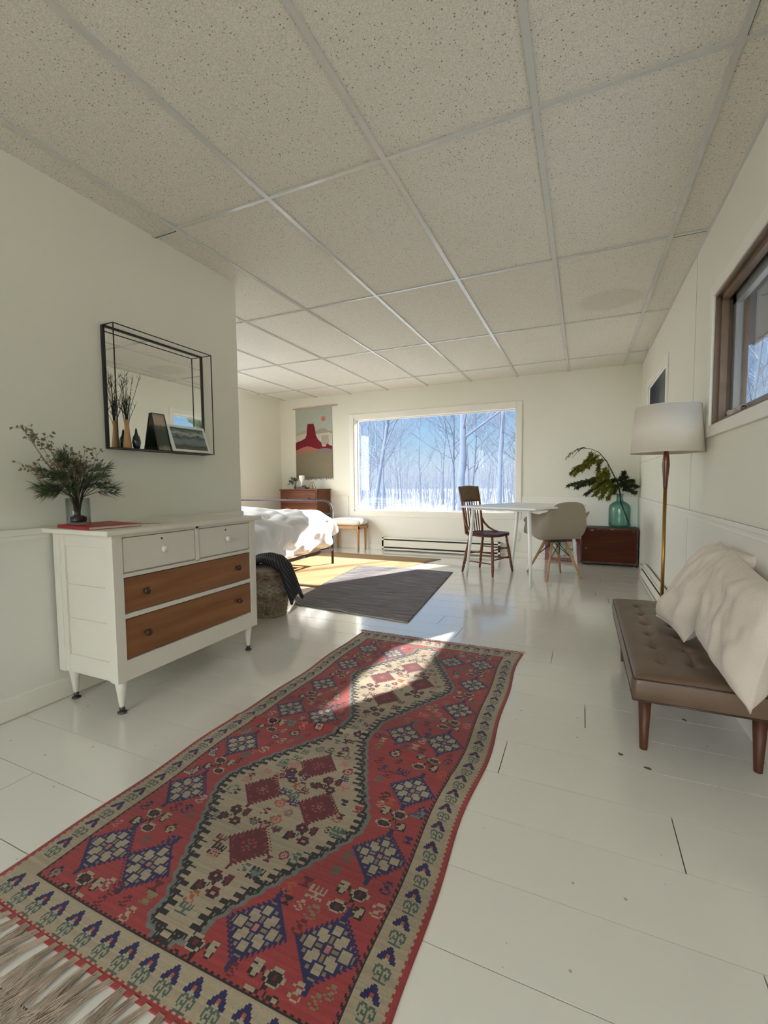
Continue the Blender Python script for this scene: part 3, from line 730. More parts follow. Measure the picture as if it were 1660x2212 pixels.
def rug_edge(yv):
    return (.006 * math.sin(yv * 6.1) + .004 * math.sin(yv * 14 + 1), .007 * math.sin(yv * 5.2 + 2) - .006 * math.sin(yv * 11))
rug = thing('runner_rug', 'long red tribal runner rug with cream medallions on white floor', 'rug', (RX, RY, 0))
verts = []; faces = []
for j in range(NY + 1):
    yv = j * px; a, b = rug_edge(yv); tilt = .018 * (yv / RL)
    for i in range(NX + 1):
        u = i / NX; x = a + u * (RW + b - a) + tilt * (1 - u) * 1.4
        verts.append((x, yv + .02 * u * (yv / RL) - .01 * math.sin(u * 5) * (1 - yv / RL) * .5, rug_z(x, yv)))
W_ = NX + 1
for j in range(NY):
    for i in range(NX): a = j * W_ + i; faces.append((a, a + 1, a + 1 + W_, a + W_))
nb = len(verts)
ring = [i for i in range(W_)] + [j * W_ + NX for j in range(1, NY + 1)] + [NY * W_ + i for i in range(NX - 1, -1, -1)] + [j * W_ for j in range(NY - 1, 0, -1)]
for q in ring: verts.append((verts[q][0], verts[q][1], .0003))
for i in range(len(ring)): j = (i + 1) % len(ring); faces.append((ring[j], ring[i], nb + i, nb + j))
me = bpy.data.meshes.new('woven_field'); me.from_pydata(verts, [], faces)
ca = me.color_attributes.new('weave', 'FLOAT_COLOR', 'CORNER')
palA = np.array(pal); colr = palA[img] * .84
rowv = 1 + .10 * (rg.rand(NY, 1, 1) - .5) * 2
drift = 1 + .10 * np.sin(np.arange(NY) * .037 + 1)[:, None, None] + .05 * np.sin(np.arange(NY) * .11)[:, None, None]
colr = colr * rowv * drift * (1 + .12 * (rg.rand(NY, NX, 1) - .5))
arr = np.ones((len(me.loops), 4), np.float32); ncell = NX * NY
arr[:ncell * 4, :3] = np.repeat(colr.reshape(-1, 3), 4, 0); arr[ncell * 4:, :3] = pal[0]
ca.data.foreach_set('color', arr.ravel())
rm = bpy.data.materials.new('woven_wool'); rm.use_nodes = True; nt = rm.node_tree; b = nt.nodes['Principled BSDF']
at = nn(nt, 'ShaderNodeAttribute'); at.attribute_name = 'weave'; nt.links.new(at.outputs['Color'], b.inputs['Base Color']); b.inputs['Roughness'].default_value = .95; b.inputs['Sheen Weight'].default_value = .15
me.materials.append(rm); me.polygons.foreach_set('use_smooth', [True] * len(me.polygons)); me.update()
ro = bpy.data.objects.new('woven_field', me); COL.objects.link(ro); ro.parent = rug
fr = MB(); rr = random.Random(9)
def tassels(m, y0, dirn, L, n, per, rr, w=.0011):
    for i in range(n):
        x = .01 + (RW - .02) * i / (n - 1); lean = rr.uniform(-.55, .25) if L > .08 else rr.uniform(-.4, .4)
        for k in range(per):
            x0 = x + rr.uniform(-.008, .008); l_ = L * rr.uniform(.6, 1.1); bend = rr.uniform(-.03, .03) * (L / .1)
            sp = rr.uniform(-.018, .018)
            pts = [(x0, y0, .004), (x0 + lean * l_ * .35 + sp * .2, y0 + dirn * l_ * .35, .006 + rr.uniform(0, .008)), (x0 + lean * l_ * .7 + sp * .5 + bend * .3, y0 + dirn * l_ * .7, .004 + rr.uniform(0, .006)), (x0 + lean * l_ + bend + sp, y0 + dirn * l_, .002)]
            m.tube(pts, [w, w, w, w * .6], 4, cap=False)
tassels(fr, .004, -1, .17, 30, 26, rr, .0009)
fr.build('near_fringe', 'fringe', rug)
fr = MB(); tassels(fr, RL + .010, 1, .028, 90, 7, rr, .0013)
fr.build('far_fringe', 'fringe', rug)

# ------------------------------------------------------------------ grey rag rug and jute rug
def flat_rug(name, label, corners, m, th=.008, nu=60, nv=80, fz=None, part='weave'):
    (a, b, c, d) = [Vector((*q, 0)) for q in corners]      # near-left, near-right, far-right, far-left
    o = (a + b + c + d) / 4
    t = thing(name, label, 'rug', (o.x, o.y, 0))
    def P(u, v): return (a * (1 - u) * (1 - v) + b * u * (1 - v) + c * u * v + d * (1 - u) * v) - o
    mb = MB()
    top = lambda u, v: (lambda p: (p.x, p.y, th + (fz(u, v) if fz else 0)))(P(u, v))
    mb.grid(top, nu, nv)
    N = nu * nv
    ring = list(range(nu)) + [j * nu + nu - 1 for j in range(1, nv)] + [(nv - 1) * nu + i for i in range(nu - 2, -1, -1)] + [j * nu for j in range(nv - 2, 0, -1)]
    low = [(mb.v[i][0], mb.v[i][1], max(.0004, mb.v[i][2] - th)) for i in ring]
    mb.add(low, []); 
    for i in range(len(ring)):
        j = (i + 1) % len(ring); mb.f.append((ring[j], ring[i], N + i, N + j)); mb.mi.append(0); mb.sm.append(False)
    mb.build(part, m, t); return t
JT = flat_rug('jute_rug', 'golden jute rug on floor partly under the bed', [(-4.3, 3.55), (-2.255, 3.55), (-1.655, 5.50), (-4.3, 5.50)], 'jute', .006, 20, 20)
# bring the right side to the true line of the rug
def gz(u, v):
    e = math.exp(-v * 22)
    q = .010 * e * max(0, math.sin(u * 16 + .6)) * (1 if u < .55 else .15)
    cu = max(0, 1 - u / .10) * max(0, 1 - v / .10)
    return q + .075 * cu ** .8 + (.0065 if v > .38 else 0) * min(1, max(0, (v - .36) * 20)) * max(0, min(1, (1.0 - u) * 3))
GR = flat_rug('rag_rug', 'charcoal grey striped woven rug overlapping the golden jute rug', [(-2.215, 2.985), (-1.105, 2.87), (-1.285, 4.72), (-2.42, 4.70)], 'greyrug', .007, 90, 120, gz)
hm = MB(); rr = random.Random(2)
P0, P1 = Vector((-2.215, 2.985, 0)), Vector((-1.105, 2.87, 0)); ctr = GR.location
pts = []
for i in range(61):
    u = i / 60; p = P0.lerp(P1, u) - ctr; pts.append((p.x, p.y - .004, .005 + gz(u, 0) * .93))
hm.tube(pts, .0045, 6); hm.build('hem', mat('pale_hem', (.42, .39, .34), .9), GR)

# ------------------------------------------------------------------ bed
bed = thing('bed', 'metal framed bed with rumpled white duvet in the nook', 'bed', (-3.55, 3.62, 0))
bx, by = 3.55, -3.62
BX0, BX1, BY0, BY1 = -4.32, -2.80, 2.58, 4.70
f = MB()
for xx in (BX0, BX1): 
    MB().tube([(xx + bx, BY1 + by, .008), (xx + bx, BY1 + by, .66)], .016, 10).build('bed_post', 'bediron', bed)
    MB().tube([(xx + bx, BY0 + by, .0), (xx + bx, BY0 + by, .30)], .016, 10).build('bed_post', 'bediron', bed)
arc = [(BX1 + bx, BY1 + by, .62), (BX1 + bx, BY1 + by, .66), (BX1 + bx - .012, BY1 + by, .715), (BX1 + bx - .05, BY1 + by, .765), (BX1 + bx - .12, BY1 + by, .787), (BX0 + bx + .12, BY1 + by, .787), (BX0 + bx + .05, BY1 + by, .765), (BX0 + bx + .012, BY1 + by, .715), (BX0 + bx, BY1 + by, .66), (BX0 + bx, BY1 + by, .62)]
MB().tube(arc, .014, 10).build('foot_rail', 'bediron', bed)
f = MB(); f.tube([(BX0 + bx, BY1 + by, .62), (BX1 + bx, BY1 + by, .62)], .009, 8)
for k in range(1, 7): xx = BX0 + (BX1 - BX0) * k / 7 + bx; f.tube([(xx, BY1 + by, .20), (xx, BY1 + by, .62)], .006, 8)
f.build('foot_spindles', 'bediron', bed)
f = MB()
for xx in (BX0, BX1): f.obox((xx + bx, (BY0 + BY1) / 2 + by, .185), (.012, 0, 0), (0, (BY1 - BY0) / 2, 0), (0, 0, .016))
f.obox((bx + (BX0 + BX1) / 2, BY1 + by, .185), ((BX1 - BX0) / 2, 0, 0), (0, .012, 0), (0, 0, .016))
f.build('side_rail', 'bediron', bed)
MB().box(BX0 + .03 + bx, BX1 - .02 + bx, BY0 + .02 + by, BY1 - .02 + by, .205, .44).build('mattress', 'sheet', bed, bevel=.04, seg=4)
def duv(u, v):
    # u around the section (x-z), v along y
    ang = 2 * PI * u
    e = .45
    cx_, sx_ = math.cos(ang), math.sin(ang)
    X = math.copysign(abs(cx_) ** e, cx_); Z = math.copysign(abs(sx_) ** (e * 1.3), sx_)
    yn = v * 2 - 1; taper = (1 - abs(yn) ** 9) ** .30 if abs(yn) < 1 else 0
    hx = .83; x = -3.50 + X * hx * (.86 + .14 * taper); zc = .47; hz = .215
    z = zc + Z * hz * taper
    if X > .6 and Z < .3: z -= .09 * (X - .6) / .4 * (1 if v < .93 else .2)
    y_ = 3.61 + yn * 1.055
    p = Vector((x * 1.7, y_ * 2.1, z * 2.5))
    q = noise.noise(p * 1.3) * .045 + (abs(noise.noise(p * 2.7 + Vector((3, 1, 7)))) - .2) * .055 + noise.noise(p * 6) * .014
    # long folds slanting down the visible side
    q += .022 * math.sin((y_ * 1.6 + z * 2.6) * 9 + 3 * noise.noise(p)) * (1 if X > .5 else .4)
    nrm = Vector((cx_, 0, sx_)); pp = Vector((x, y_, z)) + nrm * q
    pp.z = max(pp.z, .215); pp.x = min(pp.x, -2.655); pp.x = max(pp.x, XN + .03)
    return (pp.x + bx, min(pp.y, 4.675) + by, pp.z)
d_ = MB(); d_.grid(duv, 150, 130, closeu=True); d_.build('duvet', 'duvet', bed, sub=1)
pl_ = MB()
def pillow_pts(m, c, ax, ay, az, n=28, pinch=.10, seed=1, wr=.012):
    c, ax, ay, az = map(Vector, (c, ax, ay, az))
    def side(sgn):
        def f_(u, v):
            a, b = u * 2 - 1, v * 2 - 1
            k = 1 - pinch * (1 - max(0, 1 - (abs(abs(a) - abs(b))) ) )
            ea = a * (1 - pinch * (1 - a * a) * 0 - pinch * (1 - abs(b) ** 2) * abs(a) ** 2 * .9)
            eb = b * (1 - pinch * (1 - abs(a) ** 2) * abs(b) ** 2 * .9)
            h = ((1 - a ** 4) * (1 - b ** 4)); h = max(0, h) ** .55
            p = c + ax * ea + ay * eb + az * (sgn * h)
            w = wr * h * (noise.noise(Vector((a * 2.2 + seed, b * 2.2, sgn))) + .5 * noise.noise(Vector((a * 6, b * 2.5 + seed, sgn * 3))))
            return tuple(p + az.normalized() * w * sgn)
        return f_
    m.grid(side(1), n, n); 
    o = len(m.v); m.grid(side(-1), n, n)
    for i in range(len(m.f) - (n - 1) * (n - 1), len(m.f)): m.f[i] = m.f[i][::-1]
    return m
pillow_pts(pl_, (-3.6 + bx, 2.83 + by, .70), (.34, 0, 0), (0, .18, .06), (0, -.03, .09)); pl_.build('bed_pillow', 'duvet', bed)

# ------------------------------------------------------------------ wicker basket with blanket
bs = thing('wicker_basket', 'woven wicker basket on floor between white dresser and bed', 'basket', (-2.155, 2.68, 0))
w = MB()
for q in range(21):
    v = (q + .5) / 21; r_ = .115 + .045 * v
    w.tube([((r_ + .0045 * math.cos(14 * a + PI * q)) * math.cos(a), (r_ + .0045 * math.cos(14 * a + PI * q)) * math.sin(a), .006 + v * .33) for a in [2 * PI * k / 84 for k in range(85)]], .0078, 6, False)
w.build('weave', 'wicker', bs)
w = MB(); w.lathe([(0, .004), (.115, .004)], n=30, closed=False); w.build('bottom', 'wicker', bs, solid=.006)
r_ = MB(); r_.tube([(.162 * math.cos(a), .162 * math.sin(a), .342) for a in [2 * PI * k / 36 for k in range(37)]], .009, 8, False); r_.build('rim', 'wicker', bs)
w = MB()
for k in range(14):
    a = 2 * PI * k / 14; w.tube([((.119 + .045 * v) * math.cos(a + .25 * math.sin(v * 3)), (.119 + .045 * v) * math.sin(a + .25 * math.sin(v * 3)), .01 + v * .33) for v in (0, .25, .5, .75, 1)], .0055, 6)
w.build('stakes', mat('pale_wicker', (.40, .33, .26), .7, var=.3, vscale=20), bs)
MB().lathe([(.10, .06), (.150, .20), (.157, .33), (.15, .36), (.05, .39), (0.0, .395)], n=24, closed=False).build('lining', 'basketcloth', bs)
bl = tag(MB().build('x', 'blanket'), '', ''); bpy.data.objects.remove(bl)
b_ = MB()
def blk(u, v):
    # a folded throw draped over the rim: u across, v from left over the top and hanging outside on the right
    path = [(-.20, .20), (-.185, .36), (-.10, .44), (0, .455), (.09, .435), (.155, .39), (.185, .32), (.215, .24), (.245, .165)]
    f_ = v * (len(path) - 1); i = min(int(f_), len(path) - 2); t_ = f_ - i
    x = path[i][0] * (1 - t_) + path[i + 1][0] * t_; z = path[i][1] * (1 - t_) + path[i + 1][1] * t_
    y_ = (u - .5) * (.24 - .05 * abs(v - .5)) - .02 * v - .02
    q = .010 * math.sin(u * 9 + v * 3) + .012 * noise.noise(Vector((u * 3, v * 4, 2)))
    z -= .05 * (abs(u - .5) * 2) ** 3
    return (x + q * .6, y_, z + q)
b_.grid(blk, 40, 60)
bo = b_.build('throw_blanket', 'blanket', None, solid=.022, bevel=0, sub=1); bo.location = (-2.155, 2.68, 0); bo.rotation_euler = (0, 0, math.radians(12))
tag(bo, 'black ribbed throw blanket hanging over edge of the wicker basket', 'blanket')

# ------------------------------------------------------------------ bench (stool) by the window wall
st = thing('upholstered_stool', 'low stool with white cushion and orange wood legs by window wall', 'stool', (-3.22, 5.84, 0))
for (xx, yy) in ((.24, -.10), (.24, .13), (-.24, -.10), (-.24, .13)):
    MB().lathe([(.013, 0), (.021, .30), (.021, .335)], (xx, yy, 0), 10).build('leg', 'stoolwood', st)
f = MB(); f.box(-.27, .27, -.125, -.103, .325, .37); f.box(-.27, .27, .135, .157, .325, .37); f.box(-.27, -.248, -.125, .157, .325, .37); f.box(.248, .27, -.125, .157, .325, .37); f.build('apron', 'stoolwood', st, bevel=.003)
def cush(hx, hy, hz, ez=.4):
    def f_(u, v):
        a = 2 * PI * u; b = PI * (v - .5); ca, sa = math.cos(a), math.sin(a); cb, sb = math.cos(b), math.sin(b)
        g_ = lambda q, e: math.copysign(abs(q) ** e, q)
        return (hx * g_(ca, .25) * g_(cb, .35), hy * g_(sa, .25) * g_(cb, .35), hz * g_(sb, .8))
    return f_
c = MB(); c.grid(cush(.285, .155, .055), 48, 16, closeu=True); c.v = [(a, b + .016, z + .425) for a, b, z in c.v]; c.build('seat_cushion', 'whitecer', st)

# ------------------------------------------------------------------ small brown dresser in the far corner
sd = thing('chest_of_drawers', 'small reddish brown wood chest of drawers in far left corner', 'chest of drawers', (-3.94, 5.82, 0))
c = MB(); X0_, X1_, Ya, Yb, HT_ = -.325, .34, -.20, .185, .895
c.box(X0_, X0_ + .02, Ya, Yb, .06, HT_); c.box(X1_ - .02, X1_, Ya, Yb, .06, HT_); c.box(X0_, X1_, Yb - .01, Yb, .06, HT_)
c.box(X0_, X1_, Ya + .003, Yb, .06, .09); c.box(X0_ + .02, X1_ - .02, Ya + .02, Yb, .09, HT_)
for zz in (.275, .475, .675, .875): c.box(X0_, X1_, Ya + .003, Ya + .03, zz - .006, zz + .012)
c.build('case', 'redwood', sd, bevel=.003)
MB().box(X0_ - .012, X1_ + .012, Ya - .012, Yb, HT_, HT_ + .02).build('top', 'redwood', sd, bevel=.003)
for k in range(4):
    z0_ = .095 + .2 * k; d = MB().box(X0_ + .022, X1_ - .022, Ya - .001, Ya + .02, z0_, z0_ + .172).build('drawer', 'redwood', sd, bevel=.003)
    for xx in (-.2, .2): 
        q = MB(); q.lathe([(.008, 0), (.008, .008), (.016, .012), (.014, .022), (.003, .025)], n=12); q.v = [(a + xx, -z + Ya, b + z0_ + .075) for a, b, z in q.v]; q.build('knob', 'knobdark', d)
for xx in (X0_ + .03, X1_ - .03):
    for yy in (Ya + .03, Yb - .03): MB().box(xx - .02, xx + .02, yy - .02, yy + .02, 0, .06).build('foot', 'redwood', sd)
TZ = HT_ + .0202
b1 = thing('book', 'dark maroon book at bottom of stack on the far brown chest', 'book', (-3.93, 5.72, TZ), .05)
MB().box(-.085, .085, -.06, .06, 0, .003).box(-.085, .085, -.06, .06, .025, .028).box(-.085, -.082, -.06, .06, 0, .028).build('cover', 'darkbook', b1); MB().box(-.080, .083, -.058, .058, .003, .025).build('pages', mat('dark_pages', (.16, .07, .05), .7), b1)
b2 = thing('book', 'smaller black book on top of maroon book on the far brown chest', 'book', (-3.95, 5.72, TZ + .0282), -.1)
MB().box(-.062, .062, -.05, .05, 0, .003).box(-.062, .062, -.05, .05, .022, .025).box(-.062, -.059, -.05, .05, 0, .025).build('cover', 'darkbook', b2); MB().box(-.058, .060, -.048, .048, .003, .022).build('pages', mat('grey_pages', (.20, .19, .18), .7), b2)
wv = thing('tulip_vase', 'white tulip shaped vase standing on the small book stack', 'vase', (-3.925, 5.71, TZ + .0535))
MB().lathe([(.028, 0), (.010, .008), (.008, .03), (.022, .060), (.042, .105), (.046, .135), (.040, .155), (.036, .155), (.040, .130), (.0, .05)], n=24, closed=False).build('body', 'whitecer', wv)
gv = thing('leafy_sprig', 'dark green leafy sprigs in small black pot on far brown chest', 'plant', (-4.07, 5.76, TZ))
MB().lathe([(.026, 0), (.034, .03), (.028, .05), (.022, .05), (.02, .03)], n=16).build('pot', 'darkbook', gv)
m = MB(); lf = MB(); rr = random.Random(6)
for k in range(9):
    a = rr.uniform(2.0, 4.6); o_ = rr.uniform(.05, .19); h_ = rr.uniform(.07, .17)
    ex = o_ * math.cos(a) if k < 7 else rr.uniform(0, .06); ey = -.05 * rr.random()
    p = [Vector((0, 0, .04)), Vector((ex * .4, ey * .5, h_ * .9)), Vector((ex, ey, h_))]
    m.tube(p, [.0018, .0015, .001], 5)
    for j in range(9):
        q = p[1].lerp(p[2], j / 8); d = Vector((rr.uniform(-1, 1), rr.uniform(-.6, .6), rr.uniform(-.8, .9))).normalized() * .034; s_ = d.cross(Vector((rr.uniform(-1, 1), 1, rr.uniform(-1, 1)))).normalized() * .009
        lf.add([q, q + d * .5 + s_, q + d, q + d * .5 - s_], [(0, 1, 2, 3)])
m.build('stem', 'bark', gv); lf.build('leaves', 'leaf3', gv)
gt = thing('glass_terrarium', 'tiny triangular wire framed glass house on the far brown chest', 'ornament', (-3.755, 5.74, TZ))
m = MB(); tri = [(-.045, 0, .002), (.045, 0, .002), (0, 0, .105)]
for yy in (-.03, .03):
    for a, b in ((0, 1), (1, 2), (2, 0)): m.tube([(tri[a][0], yy, tri[a][2]), (tri[b][0], yy, tri[b][2])], .0025, 6)
for q in tri: m.tube([(q[0], -.03, q[2]), (q[0], .03, q[2])], .0025, 6)
m.build('wire_frame', mat('aged_brass', (.20, .15, .08), .4, metal=.6), gt)
MB().box(-.012, .0, -.012, .012, .002, .06).build('inner_stick', 'tanvase', gt)

# ------------------------------------------------------------------ woven wall hanging
TX0, TX1, TZ0, TZ1 = -4.245, -3.565, 1.10, 2.19
wh = thing('wall_hanging', 'woven wall hanging of a dark red desert butte on back wall', 'wall hanging', ((TX0 + TX1) / 2, YF, TZ0))
TWd, THt = TX1 - TX0, TZ1 - TZ0
def norm(u, v): return (u * TWd - TWd / 2, v * THt)
def layer(poly, z, m, part, lab=None):
    mb = MB(); n = len(poly); P_ = [norm(*q) for q in poly]
    mb.add([(x, -z, y_) for x, y_ in P_] + [(x, -z + .0012, y_) for x, y_ in P_], [tuple(range(n))] + [tuple(range(n, 2 * n))[::-1]] + [(i, i + n, (i + 1) % n + n, (i + 1) % n) for i in range(n)])
    o = mb.build(part, mat('weave_' + part, m, .95, bump=.3, bscale=300, var=.05, vscale=40), wh)
    return o
layer([(0, 0), (1, 0), (1, 1), (0, 1)], .006, (.40, .43, .36), 'pale_green_sky')
layer([(0, .30), (1, .30), (1, .655), (.93, .66), (.85, .68), (.72, .71), (.62, .685), (.5, .66), (.36, .69), (.2, .68), (.08, .655), (0, .64)], .0075, (.42, .34, .24), 'sand_ridge')
layer([(.55, .55), (1, .55), (1, .64), (.92, .66), (.85, .68), (.78, .70), (.72, .695), (.62, .675), (.55, .665)], .0085, (.33, .29, .23), 'far_hill')
layer([(0, .3), (1, .3), (1, .615), (.93, .635), (.70, .63), (.5, .62), (.3, .64), (.12, .62), (0, .61)], .0095, (.50, .46, .37), 'cream_plain')
layer([(.70, .46), (.92, .46), (.90, .60), (.72, .60)], .0105, (.36, .32, .25), 'small_mesa')
layer([(0, .38), (1, .38), (1, .44), (.93, .455), (.86, .48), (.82, .44), (.74, .44), (.70, .50), (.62, .545), (.56, .61), (.54, .70), (.50, .775), (.34, .775), (.32, .70), (.31, .62), (.27, .57), (.16, .54), (.04, .52), (0, .505)], .0115, (.16, .008, .018), 'red_butte')
layer([(0, .2), (1, .2), (1, .365), (.84, .39), (.68, .405), (.55, .415), (.44, .44), (.32, .455), (.18, .435), (0, .395)], .0125, (.38, .14, .10), 'rust_dune')
layer([(.5, .2), (1, .2), (1, .395), (.88, .41), (.76, .415), (.64, .405), (.52, .375)], .0135, (.21, .17, .155), 'grey_brown_dune')
layer([(0, 0.0), (1, 0.0), (1, .295), (.86, .315), (.70, .345), (.54, .37), (.40, .375), (.24, .365), (.1, .345), (0, .335)], .0145, (.215, .18, .115), 'olive_foreground')
mb = MB(); cx_, cz_ = norm(.77, .835); n = 20
mb.add([(cx_ + .038 * math.cos(2 * PI * k / n), -.0085, cz_ + .038 * math.sin(2 * PI * k / n)) for k in range(n)] + [(cx_ + .038 * math.cos(2 * PI * k / n), -.0072, cz_ + .038 * math.sin(2 * PI * k / n)) for k in range(n)], [tuple(range(n)), tuple(range(n, 2 * n))[::-1]] + [(i, i + n, (i + 1) % n + n, (i + 1) % n) for i in range(n)])
mb.build('coral_sun', mat('weave_coral', (.55, .14, .09), .9), wh)
MB().tube([(-TWd / 2 - .04, -.016, THt), (TWd / 2 + .10, -.016, THt + .01)], .008, 8).build('rod', 'rodpink', wh)
m = MB(); rr = random.Random(8)
for k in range(70):
    x = -TWd / 2 + TWd * k / 69; m.tube([(x, -.010, .01), (x + rr.uniform(-.006, .006), -.010, -rr.uniform(.015, .05))], .0035, 4)
m.build('fringe', mat('hanging_fringe', (.25, .20, .13), .9), wh)

# ------------------------------------------------------------------ dining table
A = Vector((-1.10, 4.58, 0)); e1 = Vector((.919, -.394, 0)); e2 = Vector((.394, .919, 0)); yaw = math.atan2(-.394, .919)
tc_ = A + e1 * .368 + e2 * .49
tb = thing('dining_table', 'slim white rectangular table with thin splayed legs near window', 'table', (tc_.x, tc_.y, 0), yaw)
MB().box(-.425, .435, -.545, .545, .727, .745).build('tabletop', 'white2', tb, bevel=.004, seg=3)
MB().box(-.33, .33, -.47, .47, .705, .727).build('apron', 'white2', tb, bevel=.003)
for sx in (-1, 1):
    for sy in (-1, 1):
        MB().tube([(sx * .315, sy * .44, .715), (sx * (.368 + (.05 if (sx < 0 and sy > 0) else 0)), sy * .49, 0)], [.020, .013], 12).build('leg', 'white2', tb)

# ------------------------------------------------------------------ wooden side chair (facing +x locally)
ch = thing('wooden_chair', 'brown wooden spindle back side chair at left side of white table', 'chair', (-.945, 4.90, 0), math.radians(-20))
SZ = .435
def seatf(u, v):
    a = 2 * PI * u; rr_ = v
    g_ = lambda q, e: math.copysign(abs(q) ** e, q)
    x = .205 * g_(math.cos(a), .62) * rr_; y_ = (.205 + .015 * math.cos(a)) * g_(math.sin(a), .62) * rr_
    z = SZ - .012 * (1 - rr_ ** 4) + .004
    return (x, y_, z)
m = MB(); m.grid(seatf, 48, 9, closeu=True); m.grid(lambda u, v: (lambda p: (p[0], p[1], SZ - .024 * v if v < .99 else SZ - .024))(seatf(u, 1)), 48, 3, closeu=True)
m.add([(*seatf(k / 48, 1)[:2], SZ - .024) for k in range(48)], [tuple(range(48))[::-1]]); m.build('seat', 'redwood', ch, bevel=0)
def turned(p0, p1, r0, n=12):
    p0, p1 = Vector(p0), Vector(p1); ts = [0, .06, .12, .16, .2, .45, .7, .76, .80, .84, .9, 1.0]; rs = [.7, .95, .8, 1.15, .85, 1.2, .95, 1.2, .8, 1.15, .9, .75]
    return [p0.lerp(p1, t_) for t_ in ts], [r0 * k for k in rs]
legs = {}
for nm, top, bot in (('fl', (.145, .145, .415), (.195, .205, 0)), ('fr', (.145, -.145, .415), (.195, -.215, 0)), ('rl', (-.135, .135, .415), (-.205, .175, 0)), ('rr', (-.135, -.135, .415), (-.215, -.165, 0))):
    P_, R_ = turned(top, bot, .0145); MB().tube(P_, R_, 10).build('leg', 'redwood_z', ch); legs[nm] = (Vector(top), Vector(bot))
def at_(k, z): a, b = legs[k]; t_ = (a.z - z) / (a.z - b.z); return a.lerp(b, t_)
for a, b, zs in (('fl', 'fr', (.27, .17)), ('rl', 'rr', (.2,)), ('fl', 'rl', (.26, .15)), ('fr', 'rr', (.24, .13))):
    for z_ in zs: P_ = at_(a, z_); Q_ = at_(b, z_); MB().tube([P_, P_.lerp(Q_, .5), Q_], [.006, .009, .006], 8).build('stretcher', 'redwood_z', ch)
for sy in (-1, 1):
    MB().tube([(-.165, sy * .165, SZ - .01), (-.185, sy * .172, .60), (-.215, sy * .178, .80), (-.245, sy * .182, .945)], [.014, .013, .013, .012], 10).build('back_post', 'redwood_z', ch)
    MB().tube([(-.185, sy * .170, .60), (-.155, sy * .185, .53), (-.10, sy * .195, .475), (-.03, sy * .195, .445), (.02, sy * .19, .437)], [.010, .012, .012, .010, .007], 8).build('hip_rest', 'redwood_z', ch)
for k in range(6):
    yy = -.12 + .24 * k / 5; MB().tube([(-.172, yy, SZ - .005), (-.200, yy, .64), (-.222, yy, .80)], [.0055, .0085, .0055], 8).build('spindle', 'redwood_z', ch)
m = MB()
def crest(u, v): 
    y_ = (u - .5) * .38; z = .775 + v * .165 + .012 * math.sin(u * PI) * v; return (-.212 - .035 * v - .02 * (1 - (2 * u - 1) ** 2), y_, z)
m.grid(crest, 16, 8); m.build('crest_rail', 'crest', ch, solid=.018)

# ------------------------------------------------------------------ taupe moulded armchair
ac = thing('shell_armchair', 'taupe moulded armchair on light wood dowel legs at white table', 'chair', (-.255, 4.90, 0), math.radians(124 - 90))
# local: +y is forward
prof = [(.245, .425), (.20, .437), (.12, .425), (.03, .408), (-.07, .402), (-.15, .425), (-.20, .48), (-.228, .56), (-.245, .65), (-.262, .73), (-.275, .79)]
def interp(L, t_):
    f_ = t_ * (len(L) - 1); i = min(int(f_), len(L) - 2); k = f_ - i
    p0 = L[max(i - 1, 0)]; p1 = L[i]; p2 = L[i + 1]; p3 = L[min(i + 2, len(L) - 1)]
    return [.5 * ((2 * b) + (-a + c) * k + (2 * a - 5 * b + 4 * c - d) * k * k + (-a + 3 * b - 3 * c + d) * k ** 3) for a, b, c, d in zip(p0, p1, p2, p3)]
wid = [(.215,), (.235,), (.255,), (.275,), (.29,), (.295,), (.295,), (.28,), (.255,), (.225,), (.185,)]
rise = [(.02,), (.07,), (.15,), (.215,), (.245,), (.24,), (.20,), (.135,), (.06,), (.02,), (-.03,)]
fwd = [(0,), (.0,), (.01,), (.02,), (.03,), (.06,), (.10,), (.13,), (.12,), (.085,), (.05,)]
def shell(u, v):
    y_, z = interp(prof, v); w = interp(wid, v)[0]; r_ = interp(rise, v)[0]; fw = interp(fwd, v)[0]
    s = 2 * u - 1; a = abs(s)
    lat = math.sin(min(a / .72, 1) * PI / 2) * .86 * w + max(0, (a - .72) / .28) ** 1.6 * .14 * w + (.03 * max(0, (a - .86) / .14) if .2 < v < .75 else 0)
    up = r_ * (max(0, (a - .40) / .60)) ** 1.35
    fy = fw * a ** 2
    z -= .11 * (max(0, v - .62) / .38) ** 1.2 * a ** 2.2
    return (math.copysign(lat, s), y_ + fy, z + up)
m = MB(); m.grid(shell, 49, 56); m.build('seat_shell', 'shell', ac, solid=.009, sub=1)
inv = -math.radians(34)
for wx, wy in ((-.304, 4.61), (.01, 4.85), (-.200, 5.14), (-.537, 5.07)):
    fx, fy = rot2(wx + .255, wy - 4.90, inv); l_ = math.hypot(fx, fy)
    tx, ty = fx / l_ * .10, fy / l_ * .10
    MB().tube([(tx, ty, .385), (tx + (fx - tx) * .5, ty + (fy - ty) * .5, .19), (fx, fy, 0)], [.015, .0135, .009], 12).build('leg', 'dowel', ac)
m = MB(); ft = []
for wx, wy in ((-.304, 4.61), (.01, 4.85), (-.200, 5.14), (-.537, 5.07)):
    fx, fy = rot2(wx + .255, wy - 4.90, inv); l_ = math.hypot(fx, fy); q = Vector((fx / l_ * .10, fy / l_ * .10, .385)); g_ = Vector((fx, fy, 0)); ft.append((q, g_))
for k in range(4):
    a = ft[k][0].lerp(ft[k][1], .48); b = ft[(k + 1) % 4][0]; m.tube([a, (b.x * .6, b.y * .6, .375)], .004, 6); b = ft[(k + 3) % 4][0]; m.tube([a, (b.x * .6, b.y * .6, .375)], .004, 6)
m.box(-.09, .09, -.09, .09, .375, .400)
m.build('wire_brace', 'blackiron', ac)

